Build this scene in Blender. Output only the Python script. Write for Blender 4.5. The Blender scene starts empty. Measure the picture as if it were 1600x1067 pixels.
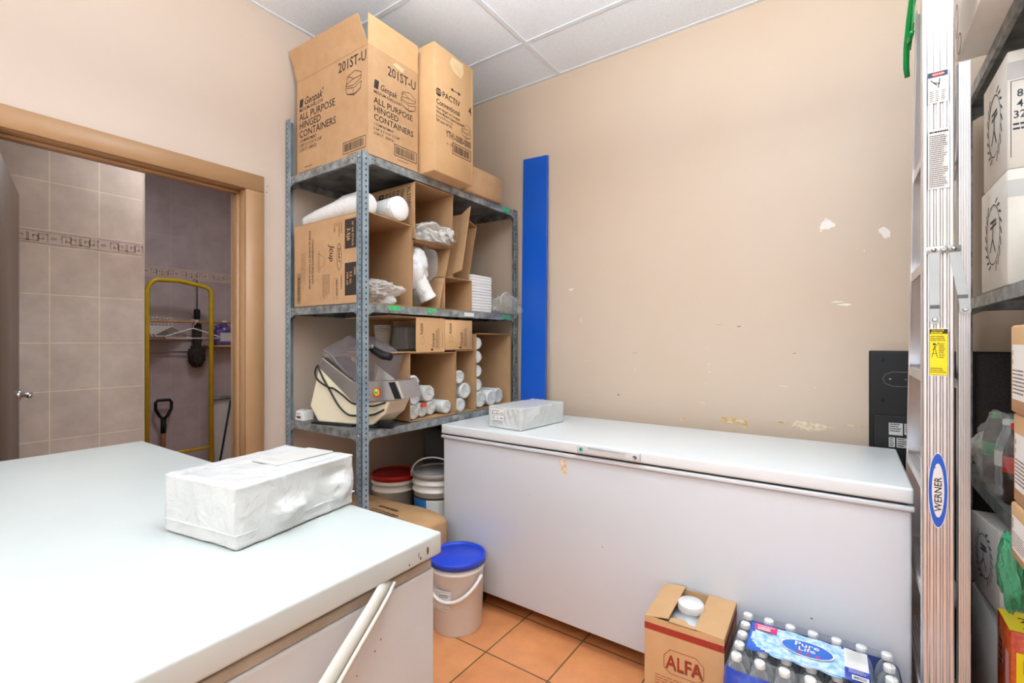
import bpy, bmesh, math, random
from mathutils import Vector, Matrix, noise
R = math.radians
SC = bpy.context.scene
COL = SC.collection

# ------------------------------------------------------------------ camera
cd = bpy.data.cameras.new('camera'); cam = bpy.data.objects.new('camera', cd); COL.objects.link(cam)
cam.location = (2.371, -2.58, 1.33)
cam.rotation_euler = (R(90), 0, R(35.1))
cd.sensor_fit = 'HORIZONTAL'; cd.sensor_width = 36; cd.lens = 36 * 746 / 1600
cd.shift_y = -1.5 / 1600
cd.clip_start = 0.02
SC.camera = cam
# ------------------------------------------------------------------ world
w = bpy.data.worlds.new('world'); SC.world = w; w.use_nodes = True
w.node_tree.nodes['Background'].inputs[0].default_value = (0.9, 0.93, 1, 1)
w.node_tree.nodes['Background'].inputs[1].default_value = 0.3
SC.view_settings.view_transform = 'Standard'; SC.view_settings.look = 'None'
SC.view_settings.gamma = 1; SC.view_settings.exposure = 0.21
SC.view_settings.use_curve_mapping = False

def area(name, loc, rot, sx, sy, power, col=(1, 1, 1)):
    d = bpy.data.lights.new(name, 'AREA'); d.shape = 'RECTANGLE'; d.size = sx; d.size_y = sy
    d.energy = power; d.color = col
    o = bpy.data.objects.new(name, d); COL.objects.link(o); o.location = loc; o.rotation_euler = rot
    return o
# unseen suspended up/down lamps added as fill (housings built below), soft fill panel behind the camera
FILL_LAMPS = [(2.1, -1.78, 'over the aisle between the freezers'), (2.75, -3.3, 'at the rear, on the right'), (1.0, -3.9, 'at the rear, on the left')]
for (x, y, _), up, dn in zip(FILL_LAMPS, (72, 30, 34), (1.0, 1.5, 2)):
    area('fill_uplight', (x, y, 2.395), (R(180), 0, 0), 1.1, 0.16, up, (0.86, 0.94, 1.0))
    area('fill_downlight', (x, y, 2.335), (0, 0, 0), 1.1, 0.16, dn, (0.92, 0.96, 1.0))
area('front_fill', (1.75, -5.2, 1.3), (R(90), 0, 0), 3.0, 2.3, 38, (0.86, 0.94, 1.0))  # added cool fill from the rear; no opening is built there
area('hall_fill', (-0.62, -1.25, 2.7), (0, 0, 0), 0.4, 0.4, 11, (0.95, 0.95, 1.0))  # added fill to lift hallway and closet, no fixture is built

# ------------------------------------------------------------------ materials
def srgb(r, g, b):
    f = lambda c: (c / 255 / 12.92) if c / 255 <= 0.04045 else ((c / 255 + 0.055) / 1.055) ** 2.4
    return (f(r), f(g), f(b), 1)
M = {}
def mat(name, col, rough=0.6, metal=0.0, spec=0.5, alpha=1.0, trans=0.0, bump=None, mottle=None, emit=0, coat=0, sss=0):
    """bump=(scale, strength, distance) mottle=(scale, dark rgb, amount)"""
    m = bpy.data.materials.new(name); m.use_nodes = True
    nt = m.node_tree; b = nt.nodes['Principled BSDF']; L = nt.links
    c = srgb(*col)
    b.inputs['Base Color'].default_value = c; b.inputs['Roughness'].default_value = rough
    b.inputs['Metallic'].default_value = metal; b.inputs['Specular IOR Level'].default_value = spec
    b.inputs['Alpha'].default_value = alpha; b.inputs['Transmission Weight'].default_value = trans
    b.inputs['Coat Weight'].default_value = coat
    if emit:
        b.inputs['Emission Color'].default_value = c; b.inputs['Emission Strength'].default_value = emit
    tc = nt.nodes.new('ShaderNodeTexCoord')
    if mottle is None: mottle = (9, tuple(max(0, int(v * 0.94)) for v in col), 0.5)
    n = nt.nodes.new('ShaderNodeTexNoise'); n.inputs['Scale'].default_value = mottle[0]
    n.inputs['Detail'].default_value = 6; n.inputs['Roughness'].default_value = 0.6
    L.new(tc.outputs['Object'], n.inputs['Vector'])
    r = nt.nodes.new('ShaderNodeValToRGB'); r.color_ramp.elements[0].position = 0.35; r.color_ramp.elements[1].position = 0.65
    L.new(n.outputs['Fac'], r.inputs['Fac'])
    k = nt.nodes.new('ShaderNodeMath'); k.operation = 'MULTIPLY'; k.inputs[1].default_value = mottle[2]
    L.new(r.outputs['Color'], k.inputs[0])
    mx = nt.nodes.new('ShaderNodeMix'); mx.data_type = 'RGBA'
    mx.inputs['A'].default_value = c; mx.inputs['B'].default_value = srgb(*mottle[1])
    L.new(k.outputs[0], mx.inputs['Factor']); L.new(mx.outputs['Result'], b.inputs['Base Color'])
    if bump:
        n2 = nt.nodes.new('ShaderNodeTexNoise'); n2.inputs['Scale'].default_value = bump[0]; n2.inputs['Detail'].default_value = 5
        n2.inputs['Distortion'].default_value = bump[3] if len(bump) > 3 else 0
        L.new(tc.outputs['Object'], n2.inputs['Vector'])
        bp = nt.nodes.new('ShaderNodeBump'); bp.inputs['Strength'].default_value = bump[1]; bp.inputs['Distance'].default_value = bump[2]
        L.new(n2.outputs['Fac'], bp.inputs['Height']); L.new(bp.outputs['Normal'], b.inputs['Normal'])
    M[name] = m
    return m
def film(name, col, opac, rough=0.12, bump=(30, 0.6, 0.01, 1.0), gloss=0.35):
    """thin clear plastic: see-through with glints"""
    m = bpy.data.materials.new(name); m.use_nodes = True; nt = m.node_tree; L = nt.links
    for n in list(nt.nodes): nt.nodes.remove(n)
    out = nt.nodes.new('ShaderNodeOutputMaterial')
    tr = nt.nodes.new('ShaderNodeBsdfTransparent'); tr.inputs[0].default_value = (0.97, 0.98, 0.98, 1)
    pb = nt.nodes.new('ShaderNodeBsdfPrincipled'); pb.inputs['Base Color'].default_value = srgb(*col); pb.inputs['Roughness'].default_value = rough
    tc = nt.nodes.new('ShaderNodeTexCoord'); n2 = nt.nodes.new('ShaderNodeTexNoise')
    n2.inputs['Scale'].default_value = bump[0]; n2.inputs['Detail'].default_value = 4; n2.inputs['Distortion'].default_value = bump[3]
    L.new(tc.outputs['Object'], n2.inputs['Vector'])
    bp = nt.nodes.new('ShaderNodeBump'); bp.inputs['Strength'].default_value = bump[1]; bp.inputs['Distance'].default_value = bump[2]
    L.new(n2.outputs['Fac'], bp.inputs['Height']); L.new(bp.outputs['Normal'], pb.inputs['Normal'])
    lw = nt.nodes.new('ShaderNodeLayerWeight'); lw.inputs['Blend'].default_value = 0.35
    L.new(bp.outputs['Normal'], lw.inputs['Normal'])
    ma = nt.nodes.new('ShaderNodeMath'); ma.operation = 'MULTIPLY_ADD'; ma.inputs[1].default_value = gloss; ma.inputs[2].default_value = opac
    ma.use_clamp = True
    L.new(lw.outputs['Facing'], ma.inputs[0])
    mx = nt.nodes.new('ShaderNodeMixShader'); L.new(ma.outputs[0], mx.inputs[0]); L.new(tr.outputs[0], mx.inputs[1]); L.new(pb.outputs[0], mx.inputs[2])
    L.new(mx.outputs[0], out.inputs['Surface']); M[name] = m
    return m

mat('paint_wall', (202, 182, 162), 0.45, mottle=(1.2, (199, 177, 153), 0.7), bump=(60, 0.05, 0.002))
mat('paint_wall_left', (204, 187, 171), 0.5, mottle=(1.2, (200, 182, 166), 0.6), bump=(60, 0.05, 0.002))
mat('paint_trim', (172, 134, 96), 0.4, mottle=(5, (160, 122, 84), 0.5))
mat('bare_plaster', (238, 232, 224), 0.8)
mat('old_glue', (196, 150, 74), 0.6, mottle=(40, (226, 214, 180), 0.9))
mat('scuff', (232, 220, 196), 0.7, mottle=(60, (190, 160, 120), 0.8))
mat('scuff_dark', (150, 126, 100), 0.7)
mat('ceiling_tile', (240, 244, 248), 0.9, mottle=(220, (205, 210, 216), 0.55), bump=(300, 0.25, 0.002))
mat('ceiling_bar', (224, 228, 232), 0.4)
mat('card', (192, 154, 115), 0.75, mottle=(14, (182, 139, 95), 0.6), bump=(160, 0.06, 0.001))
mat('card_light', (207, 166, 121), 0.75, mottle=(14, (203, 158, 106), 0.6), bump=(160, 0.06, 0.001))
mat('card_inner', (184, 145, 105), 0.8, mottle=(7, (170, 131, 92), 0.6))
mat('card_edge', (170, 130, 88), 0.9)
mat('tape', (222, 196, 154), 0.25, mottle=(20, (210, 178, 130), 0.7))
mat('kraft', (206, 164, 116), 0.8, mottle=(8, (186, 142, 96), 0.7), bump=(12, 0.5, 0.02))
mat('ink', (52, 42, 38), 0.7)
mat('ink_soft', (104, 80, 60), 0.7)
mat('ink_red', (168, 52, 34), 0.6, mottle=(90, (150, 44, 30), 0.8))
mat('white_card', (232, 226, 216), 0.7, mottle=(10, (220, 212, 200), 0.6))
mat('white_card_grey', (208, 206, 204), 0.7, mottle=(10, (196, 194, 192), 0.6))
mat('ink_blue', (58, 70, 86), 0.7)
mat('pink_mark', (240, 178, 170), 0.7)
mat('freezer_white', (213, 216, 221), 0.2, spec=0.5, mottle=(3, (209, 212, 218), 0.5), bump=(90, 0.02, 0.001))
mat('freezer_lid', (222, 226, 227), 0.28, spec=0.5, mottle=(4, (226, 230, 232), 0.6), bump=(90, 0.03, 0.001))
mat('freezer_lid_old', (197, 204, 202), 0.32, spec=0.5, mottle=(4, (191, 198, 196), 0.6), bump=(90, 0.03, 0.001))
mat('freezer_old', (206, 205, 205), 0.35, mottle=(5, (196, 194, 193), 0.6), bump=(40, 0.03, 0.001))
mat('rim_old', (186, 180, 168), 0.5, mottle=(12, (156, 148, 134), 0.7))
mat('gasket', (222, 224, 216), 0.4, mottle=(20, (205, 206, 196), 0.5))
mat('gap_shade', (40, 36, 32), 0.8)  # shade of the lid gap, put in as colour
mat('black_plastic', (14, 15, 17), 0.55, spec=.35, bump=(200, 0.1, 0.001))
mat('black_rubber', (24, 24, 25), 0.6)
mat('black_fabric', (34, 30, 29), 0.95, mottle=(240, (66, 60, 56), 0.9), bump=(240, 0.6, 0.002))
mat('green_led', (20, 170, 95), 0.3)
mat('chrome', (200, 200, 200), 0.2, metal=1)
mat('galv', (172, 178, 180), 0.42, metal=0.45, mottle=(22, (96, 104, 106), 0.9), bump=(50, 0.1, 0.001))
mat('galv_dark', (146, 150, 148), 0.5, metal=0.35, mottle=(9, (74, 80, 78), 0.9))
mat('galv_blue', (162, 180, 192), 0.38, metal=0.45, mottle=(12, (116, 134, 146), 0.7))
mat('alu', (222, 222, 224), 0.33, metal=0.85, mottle=(3, (196, 192, 190), 0.6))
mat('alu_ridge', (196, 196, 200), 0.3, metal=0.85)
mat('zinc', (176, 182, 184), 0.35, metal=0.8)
mat('hole', (28, 30, 32), 0.9)
mat('green_tape', (46, 176, 100), 0.5, mottle=(60, (120, 214, 150), 0.5))
mat('green_plastic', (12, 150, 74), 0.35)
mat('label_white', (238, 236, 232), 0.5)
mat('label_grey', (206, 206, 204), 0.5)
mat('label_yellow', (246, 222, 20), 0.45)
mat('label_red', (206, 40, 36), 0.45)
mat('label_blue', (24, 92, 206), 0.35)
mat('label_sky', (44, 128, 200), 0.4)
mat('blue_paint', (16, 86, 190), 0.35, mottle=(6, (12, 78, 180), 0.5))
mat('foam', (240, 240, 238), 0.5, mottle=(30, (230, 231, 230), 0.5))
mat('foam_line', (205, 206, 206), 0.6)
mat('poly_white', (236, 236, 236), 0.25, mottle=(30, (220, 222, 222), 0.6), bump=(26, 0.55, 0.012, 1.2))
mat('poly_wrap', (197, 199, 198), 0.3, mottle=(8, (212, 213, 212), 0.7), bump=(20, 0.5, 0.012, 1.4))
mat('parcel_panel', (198, 198, 195), 0.4, mottle=(9, (202, 202, 198), 0.7), bump=(8, 0.2, 0.006, 1.5))
film('clear_film', (236, 236, 234), 0.09)
film('clear_film_dense', (240, 236, 230), 0.34, gloss=0.5)
film('pet', (226, 232, 238), 0.10, rough=0.06, bump=(60, 0.2, 0.003, 0.3), gloss=0.6)
film('shrink_wrap', (236, 240, 244), 0.07, rough=0.06, bump=(14, 0.5, 0.01, 1.0), gloss=0.3)
film('smoky_clear', (150, 142, 146), 0.28, rough=0.15, gloss=0.5, bump=(4, .05, .002, 0))
film('green_film', (50, 160, 110), 0.6, gloss=0.4)
film('pet_brown', (60, 40, 32), 0.55, rough=0.08, gloss=0.5, bump=(60, .1, .002, 0))
mat('cap_white', (240, 240, 238), 0.35)
mat('bucket_white', (236, 234, 230), 0.35, mottle=(6, (226, 224, 218), 0.5))
mat('bucket_cream', (226, 216, 206), 0.4)
mat('lid_blue', (36, 74, 214), 0.35)
mat('lid_red', (178, 28, 30), 0.35)
mat('lid_grey', (170, 168, 164), 0.35)
mat('cream', (236, 226, 198), 0.4, mottle=(5, (226, 214, 184), 0.6))
mat('steel', (190, 186, 184), 0.3, metal=0.8, mottle=(6, (160, 156, 154), 0.6))
mat('sticker_red', (226, 66, 44), 0.4)
mat('brass', (206, 190, 110), 0.4)
mat('yellow_paint', (206, 176, 24), 0.4, mottle=(20, (180, 148, 20), 0.6))
mat('wood', (196, 152, 100), 0.6, mottle=(14, (172, 126, 78), 0.7))
mat('wood_red', (150, 96, 60), 0.5, mottle=(18, (116, 72, 44), 0.7))
mat('hanger_white', (222, 214, 208), 0.4)
mat('purple_liquid', (116, 96, 170), 0.2, alpha=0.85)
mat('jug_white', (216, 222, 226), 0.3)
mat('wrap_blue', (30, 52, 168), 0.25, mottle=(30, (60, 110, 210), 0.7))
mat('wrap_sky', (120, 190, 236), 0.25, mottle=(55, (232, 244, 252), 1.0))
mat('wrap_deep', (34, 84, 196), 0.25, mottle=(16, (46, 130, 222), 0.8))
mat('pink', (232, 40, 120), 0.35)
mat('crate_grey', (92, 96, 98), 0.5)
film('tub_smoky', (150, 152, 152), 0.5, gloss=0.4, bump=(20, .1, .002, 0))
mat('noodle_red', (186, 44, 26), 0.4, mottle=(36, (226, 116, 40), 0.8))
mat('lettuce', (120, 190, 60), 0.5, mottle=(40, (210, 236, 150), 0.9))
mat('fill_panel', (250, 250, 248), 0.5, emit=2.0)  # glowing faces of the added fill lamps

def tile_mat(name, c1, c2, grout, bw, bh, mort, off, plane, rough=0.3, bump=0.3, nscale=3.0):
    m = bpy.data.materials.new(name); m.use_nodes = True; nt = m.node_tree; L = nt.links; b = nt.nodes['Principled BSDF']
    b.inputs['Roughness'].default_value = rough
    tc = nt.nodes.new('ShaderNodeTexCoord'); sp = nt.nodes.new('ShaderNodeSeparateXYZ'); cb = nt.nodes.new('ShaderNodeCombineXYZ')
    L.new(tc.outputs['Object'], sp.inputs[0])
    for i, a in enumerate(plane):
        ad = nt.nodes.new('ShaderNodeMath'); ad.operation = 'SUBTRACT'; ad.inputs[1].default_value = off[i] - 20 * (bw, bh)[i]
        L.new(sp.outputs[a], ad.inputs[0]); L.new(ad.outputs[0], cb.inputs[i])
    br = nt.nodes.new('ShaderNodeTexBrick'); br.offset = 0; br.squash = 1
    br.inputs['Scale'].default_value = 1; br.inputs['Brick Width'].default_value = bw; br.inputs['Row Height'].default_value = bh
    br.inputs['Mortar Size'].default_value = mort; br.inputs['Mortar Smooth'].default_value = 0.1; br.inputs['Bias'].default_value = 0
    br.inputs['Color1'].default_value = srgb(*c1); br.inputs['Color2'].default_value = srgb(*c2); br.inputs['Mortar'].default_value = srgb(*grout)
    L.new(cb.outputs[0], br.inputs['Vector'])
    n = nt.nodes.new('ShaderNodeTexNoise'); n.inputs['Scale'].default_value = nscale; n.inputs['Detail'].default_value = 9; n.inputs['Roughness'].default_value = 0.65
    L.new(tc.outputs['Object'], n.inputs['Vector'])
    r = nt.nodes.new('ShaderNodeValToRGB'); r.color_ramp.elements[0].position = 0.3; r.color_ramp.elements[1].position = 0.7
    r.color_ramp.elements[0].color = (0.78, 0.74, 0.72, 1); r.color_ramp.elements[1].color = (1.1, 1.08, 1.06, 1)
    L.new(n.outputs['Fac'], r.inputs['Fac'])
    mx = nt.nodes.new('ShaderNodeMix'); mx.data_type = 'RGBA'; mx.blend_type = 'MULTIPLY'; mx.inputs['Factor'].default_value = 0.9
    L.new(br.outputs['Color'], mx.inputs['A']); L.new(r.outputs['Color'], mx.inputs['B']); L.new(mx.outputs['Result'], b.inputs['Base Color'])
    bp = nt.nodes.new('ShaderNodeBump'); bp.inputs['Strength'].default_value = bump; bp.inputs['Distance'].default_value = 0.002; bp.invert = True
    L.new(br.outputs['Fac'], bp.inputs['Height']); L.new(bp.outputs['Normal'], b.inputs['Normal'])
    M[name] = m
tile_mat('floor_tile', (240, 166, 112), (230, 152, 98), (118, 96, 60), 0.3058, 0.3058, 0.0035, (1.107, -0.976), ('X', 'Y'), 0.22, 0.4, 4.5)
tile_mat('hall_tile', (208, 195, 184), (204, 191, 180), (232, 220, 194), 0.2, 0.25, 0.0026, (-1.938, 1.817), ('Y', 'Z'), 0.25, 0.25, 5)
tile_mat('hall_tile_high', (208, 195, 184), (204, 191, 180), (232, 220, 194), 0.2, 0.25, 0.0026, (-1.938, 1.895), ('Y', 'Z'), 0.25, 0.25, 5)
tile_mat('closet_tile', (184, 172, 174), (180, 168, 170), (196, 184, 178), 0.2, 0.25, 0.002, (-1.064, 1.817), ('Y', 'Z'), 0.3, 0.25, 5)
tile_mat('closet_tile_high', (184, 172, 174), (180, 168, 170), (196, 184, 178), 0.2, 0.25, 0.002, (-1.064, 1.895), ('Y', 'Z'), 0.3, 0.25, 5)
tile_mat('side_tile', (184, 172, 174), (180, 168, 170), (196, 184, 178), 0.2, 0.25, 0.002, (-1.95, 1.817), ('X', 'Z'), 0.3, 0.25, 5)

def wood_mat(name, c1, c2):
    m = mat(name, c1, 0.4); nt = m.node_tree
    mp = nt.nodes.new('ShaderNodeMapping'); mp.inputs['Scale'].default_value = (14, 14, 0.7)
    tc = nt.nodes.new('ShaderNodeTexCoord'); n = [x for x in nt.nodes if x.type == 'TEX_NOISE'][0]
    nt.links.new(tc.outputs['Object'], mp.inputs[0]); nt.links.new(mp.outputs[0], n.inputs['Vector'])
    mx = [x for x in nt.nodes if x.type == 'MIX'][0]; mx.inputs['B'].default_value = srgb(*c2)
wood_mat('door_wood', (106, 88, 74), (82, 66, 54))

# ------------------------------------------------------------------ mesh builder
X, Y, Z = Vector((1, 0, 0)), Vector((0, 1, 0)), Vector((0, 0, 1))
_font = {}
def glyphs(s):
    if s not in _font:
        cu = bpy.data.curves.new('t', 'FONT'); cu.body = s; cu.size = 1; cu.resolution_u = 2; cu.offset = 0.012
        o = bpy.data.objects.new('t', cu); COL.objects.link(o)
        dg = bpy.context.evaluated_depsgraph_get(); dg.update()
        me = bpy.data.meshes.new_from_object(o.evaluated_get(dg))
        _font[s] = ([v.co.copy() for v in me.vertices], [tuple(p.vertices) for p in me.polygons])
        bpy.data.objects.remove(o); bpy.data.curves.remove(cu); bpy.data.meshes.remove(me)
    return _font[s]
def smooth(P, k=5):
    P = [Vector(p) for p in P]; out = []
    for i in range(len(P) - 1):
        a, b_, c, d = P[max(i - 1, 0)], P[i], P[i + 1], P[min(i + 2, len(P) - 1)]
        for j in range(k):
            t = j / k; out.append(.5 * ((2 * b_) + (c - a) * t + (2 * a - 5 * b_ + 4 * c - d) * t * t + (3 * b_ - a - 3 * c + d) * t ** 3))
    return out + [P[-1]]
class MB:
    def __init__(s): s.v = []; s.f = []; s.m = []; s.s = []; s.mats = []
    def mi(s, m):
        if m not in s.mats: s.mats.append(m)
        return s.mats.index(m)
    def add(s, vs, fs, m, smooth=False):
        k = len(s.v); s.v += [Vector(v) for v in vs]; i = s.mi(m)
        for f in fs: s.f.append(tuple(k + a for a in f)); s.m.append(i); s.s.append(smooth)
        return s
    def addbm(s, bm, m, smooth=False, mtx=None):
        bm.verts.ensure_lookup_table(); bm.verts.index_update()
        s.add([(mtx @ v.co) if mtx else v.co.copy() for v in bm.verts], [[v.index for v in f.verts] for f in bm.faces], m, smooth); bm.free(); return s
    def box(s, x0, x1, y0, y1, z0, z1, m, bev=0, seg=2, smooth=False, mtx=None):
        bm = bmesh.new(); bmesh.ops.create_cube(bm, size=1)
        for v in bm.verts: v.co = Vector(((x0 + x1) / 2 + v.co.x * (x1 - x0), (y0 + y1) / 2 + v.co.y * (y1 - y0), (z0 + z1) / 2 + v.co.z * (z1 - z0)))
        if bev: bmesh.ops.bevel(bm, geom=bm.edges[:], offset=bev, segments=seg, profile=0.6, affect='EDGES')
        return s.addbm(bm, m, smooth or bev > 0, mtx)
    def panel(s, p0, p1, p2, p3, th, m, medge=None):
        """a sheet through four corners, thickness th going behind the side they face"""
        P = [Vector(p) for p in (p0, p1, p2, p3)]; n = (P[1] - P[0]).cross(P[3] - P[0]).normalized() * th
        Q = [p - n for p in P]
        s.add(P + Q, [(0, 1, 2, 3), (7, 6, 5, 4)], m)
        s.add(P + Q, [(0, 4, 5, 1), (1, 5, 6, 2), (2, 6, 7, 3), (3, 7, 4, 0)], medge or m); return s
    def prism(s, poly, d0, d1, axis, m, smooth=False):
        """poly in the two other axes, extruded along axis (0,1,2)"""
        o = [a for a in range(3) if a != axis]; n = len(poly); vs = []
        for d in (d0, d1):
            for p in poly:
                c = [0, 0, 0]; c[o[0]], c[o[1]] = p; c[axis] = d; vs.append(c)
        fs = [tuple(range(n))[::-1], tuple(range(n, 2 * n))] + [(i, (i + 1) % n, n + (i + 1) % n, n + i) for i in range(n)]
        return s.add(vs, fs, m, smooth)
    def lathe(s, prof, m, c=(0, 0, 0), axis=Z, seg=32, smooth=True, ell=1.0, cap=True):
        c = Vector(c); a = Vector(axis).normalized(); u = a.orthogonal().normalized(); v = a.cross(u); vs = []; fs = []
        for r, h in prof:
            for i in range(seg):
                t = 2 * math.pi * i / seg; vs.append(c + a * h + u * (r * math.cos(t)) + v * (r * ell * math.sin(t)))
        for j in range(len(prof) - 1):
            for i in range(seg):
                k = (i + 1) % seg; fs.append((j * seg + i, j * seg + k, (j + 1) * seg + k, (j + 1) * seg + i))
        s.add(vs, fs, m, smooth)
        if cap:
            for j in (0, len(prof) - 1):
                if prof[j][0] > 1e-4:
                    s.add([vs[j * seg + i] for i in range(seg)], [tuple(range(seg))], m, False)
        return s
    def tube(s, pts, r, m, seg=8, closed=False):
        P = [Vector(p) for p in pts]; n = len(P); vs = []; fs = []; up = None
        for i, p in enumerate(P):
            if closed: t = (P[(i + 1) % n] - P[i - 1]).normalized()
            else: t = (P[min(i + 1, n - 1)] - P[max(i - 1, 0)]).normalized()
            if up is None: up = t.orthogonal().normalized()
            up = (up - t * up.dot(t)); up = up.normalized() if up.length > 1e-6 else t.orthogonal().normalized()
            w_ = t.cross(up); rr = r[i] if isinstance(r, (list, tuple)) else r
            for k in range(seg):
                a = 2 * math.pi * k / seg; vs.append(p + (up * math.cos(a) + w_ * math.sin(a)) * rr)
        for i in range(n if closed else n - 1):
            j = (i + 1) % n
            for k in range(seg): l = (k + 1) % seg; fs.append((i * seg + k, i * seg + l, j * seg + l, j * seg + k))
        if not closed: fs += [tuple(range(seg))[::-1], tuple((n - 1) * seg + k for k in range(seg))]
        return s.add(vs, fs, m, True)
    def text(s, t, o, right, up, size, m, align='L', sx=1.0, it=0.0, eps=0.0006):
        vs, fs = glyphs(t); right = Vector(right); up = Vector(up); n = right.cross(up).normalized()
        xs = [v.x for v in vs]; w_ = (max(xs) if xs else 0); dx = {'L': 0, 'C': -w_ / 2, 'R': -w_}[align]
        o = Vector(o) + n * eps
        return s.add([o + right * ((v.x + dx) * size * sx + it * v.y * size) + up * (v.y * size) for v in vs], fs, m)
    def line(s, pts, wd, o, right, up, m, closed=False, eps=0.0006):
        right = Vector(right); up = Vector(up); n = right.cross(up).normalized(); o = Vector(o) + n * eps
        L = list(pts) + ([pts[0]] if closed else [])
        for a, b in zip(L[:-1], L[1:]):
            d = Vector((b[0] - a[0], b[1] - a[1])); 
            if d.length < 1e-7: continue
            d.normalize(); q = Vector((-d.y, d.x)) * wd / 2; a2 = Vector(a) - d * wd / 2; b2 = Vector(b) + d * wd / 2
            s.add([o + right * p.x + up * p.y for p in (a2 - q, b2 - q, b2 + q, a2 + q)], [(0, 1, 2, 3)], m)
        return s
    def flat(s, pts, o, right, up, m, eps=0.0004):
        right = Vector(right); up = Vector(up); n = right.cross(up).normalized(); o = Vector(o) + n * eps
        return s.add([o + right * p[0] + up * p[1] for p in pts], [tuple(range(len(pts)))], m)
    def rect(s, x, y, w_, h, o, right, up, m, eps=0.0004): return s.flat([(x, y), (x + w_, y), (x + w_, y + h), (x, y + h)], o, right, up, m, eps)
    def barcode(s, x, y, w_, h, o, right, up, m, seed=1, frame=True):
        rnd = random.Random(seed)
        if frame: s.line([(x, y), (x + w_, y), (x + w_, y + h), (x, y + h)], h * 0.06, o, right, up, m, True)
        p = x + w_ * 0.05
        while p < x + w_ * 0.93:
            b = w_ * rnd.choice((0.008, 0.014, 0.022)); s.rect(p, y + h * 0.16, b, h * 0.7, o, right, up, m, 0.0006); p += b + w_ * rnd.choice((0.01, 0.018))
        return s
    def ell(s, cx, cy, rx, ry, o, right, up, m, wd=None, n=28, eps=0.0006):
        P = [(cx + rx * math.cos(2 * math.pi * i / n), cy + ry * math.sin(2 * math.pi * i / n)) for i in range(n)]
        return s.line(P, wd, o, right, up, m, True, eps) if wd else s.flat(P, o, right, up, m, eps)
    def lines_of_print(s, x, y, w_, rows, pitch, o, right, up, m, seed=0, th=0.45):
        rnd = random.Random(seed)
        for i in range(rows):
            p = x; end = x + w_ * rnd.uniform(0.7, 1)
            while p < end:
                l = w_ * rnd.uniform(0.04, 0.14); l = min(l, end - p); s.rect(p, y - i * pitch, l, pitch * th, o, right, up, m, 0.0006); p += l + w_ * 0.02
        return s
    def blob(s, c, rad, m, amp=0.25, freq=3.0, seed=0, sub=4, flat_bottom=None, smooth=True, ridge=False):
        bm = bmesh.new(); bmesh.ops.create_icosphere(bm, subdivisions=sub, radius=1); off = Vector((seed * 7.3, seed * 3.1, seed * 1.7))
        for v in bm.verts:
            d = v.co.normalized()
            if ridge:
                k = 1.1 * noise.noise(d * freq * .7 + off) + .8 * (0.45 - abs(noise.noise(d * freq * 1.5 + off))) + .35 * (0.3 - abs(noise.noise(d * freq * 3.6 + off)))
            else: k = noise.noise(d * freq + off) + 0.45 * noise.noise(d * freq * 2.7 + off)
            q = d * (1 + amp * k); q = Vector((c[0] + q.x * rad[0], c[1] + q.y * rad[1], c[2] + q.z * rad[2]))
            if flat_bottom is not None: q.z = max(q.z, flat_bottom)
            v.co = q
        return s.addbm(bm, m, smooth)
    def build(s, name, parent=None, loc=None, rz=0):
        me = bpy.data.meshes.new(name); me.from_pydata([tuple(v) for v in s.v], [], s.f)
        for k in s.mats: me.materials.append(M[k])
        me.polygons.foreach_set('material_index', s.m); me.polygons.foreach_set('use_smooth', s.s); me.update()
        o = bpy.data.objects.new(name, me); COL.objects.link(o)
        if parent: o.parent = parent
        if loc: o.location = loc
        o.rotation_euler.z = rz
        return o
def recalc(o):
    bm = bmesh.new(); bm.from_mesh(o.data); bmesh.ops.recalc_face_normals(bm, faces=bm.faces[:]); bm.to_mesh(o.data); bm.free(); return o
def bevel(o, wd, seg=2):
    md = o.modifiers.new('bevel', 'BEVEL'); md.width = wd; md.segments = seg; md.limit_method = 'ANGLE'; return o
def tag(o, label, cat, group=None, kind=None):
    o['label'] = label; o['category'] = cat
    if group: o['group'] = group
    if kind: o['kind'] = kind
    return o
def struct(o): o['kind'] = 'structure'; return o
def thing(name, label, cat, loc=(0, 0, 0), rz=0, group=None):
    o = bpy.data.objects.new(name, None); COL.objects.link(o); o.location = loc; o.rotation_euler = (0, 0, rz); o.empty_display_size = 0.05
    return tag(o, label, cat, group)
def dup(o, loc=None, rz=None, label=None, group=None, parent=None):
    c = o.copy(); COL.objects.link(c)
    if parent: c.parent = parent
    if loc is not None: c.location = loc
    if rz is not None: c.rotation_euler.z = rz
    if label: c['label'] = label
    if group: c['group'] = group
    for ch in [x for x in COL.objects if x.parent == o and x is not c]: dup(ch, parent=c)
    return c
def note(o, label): o['label'] = label; return o

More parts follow.
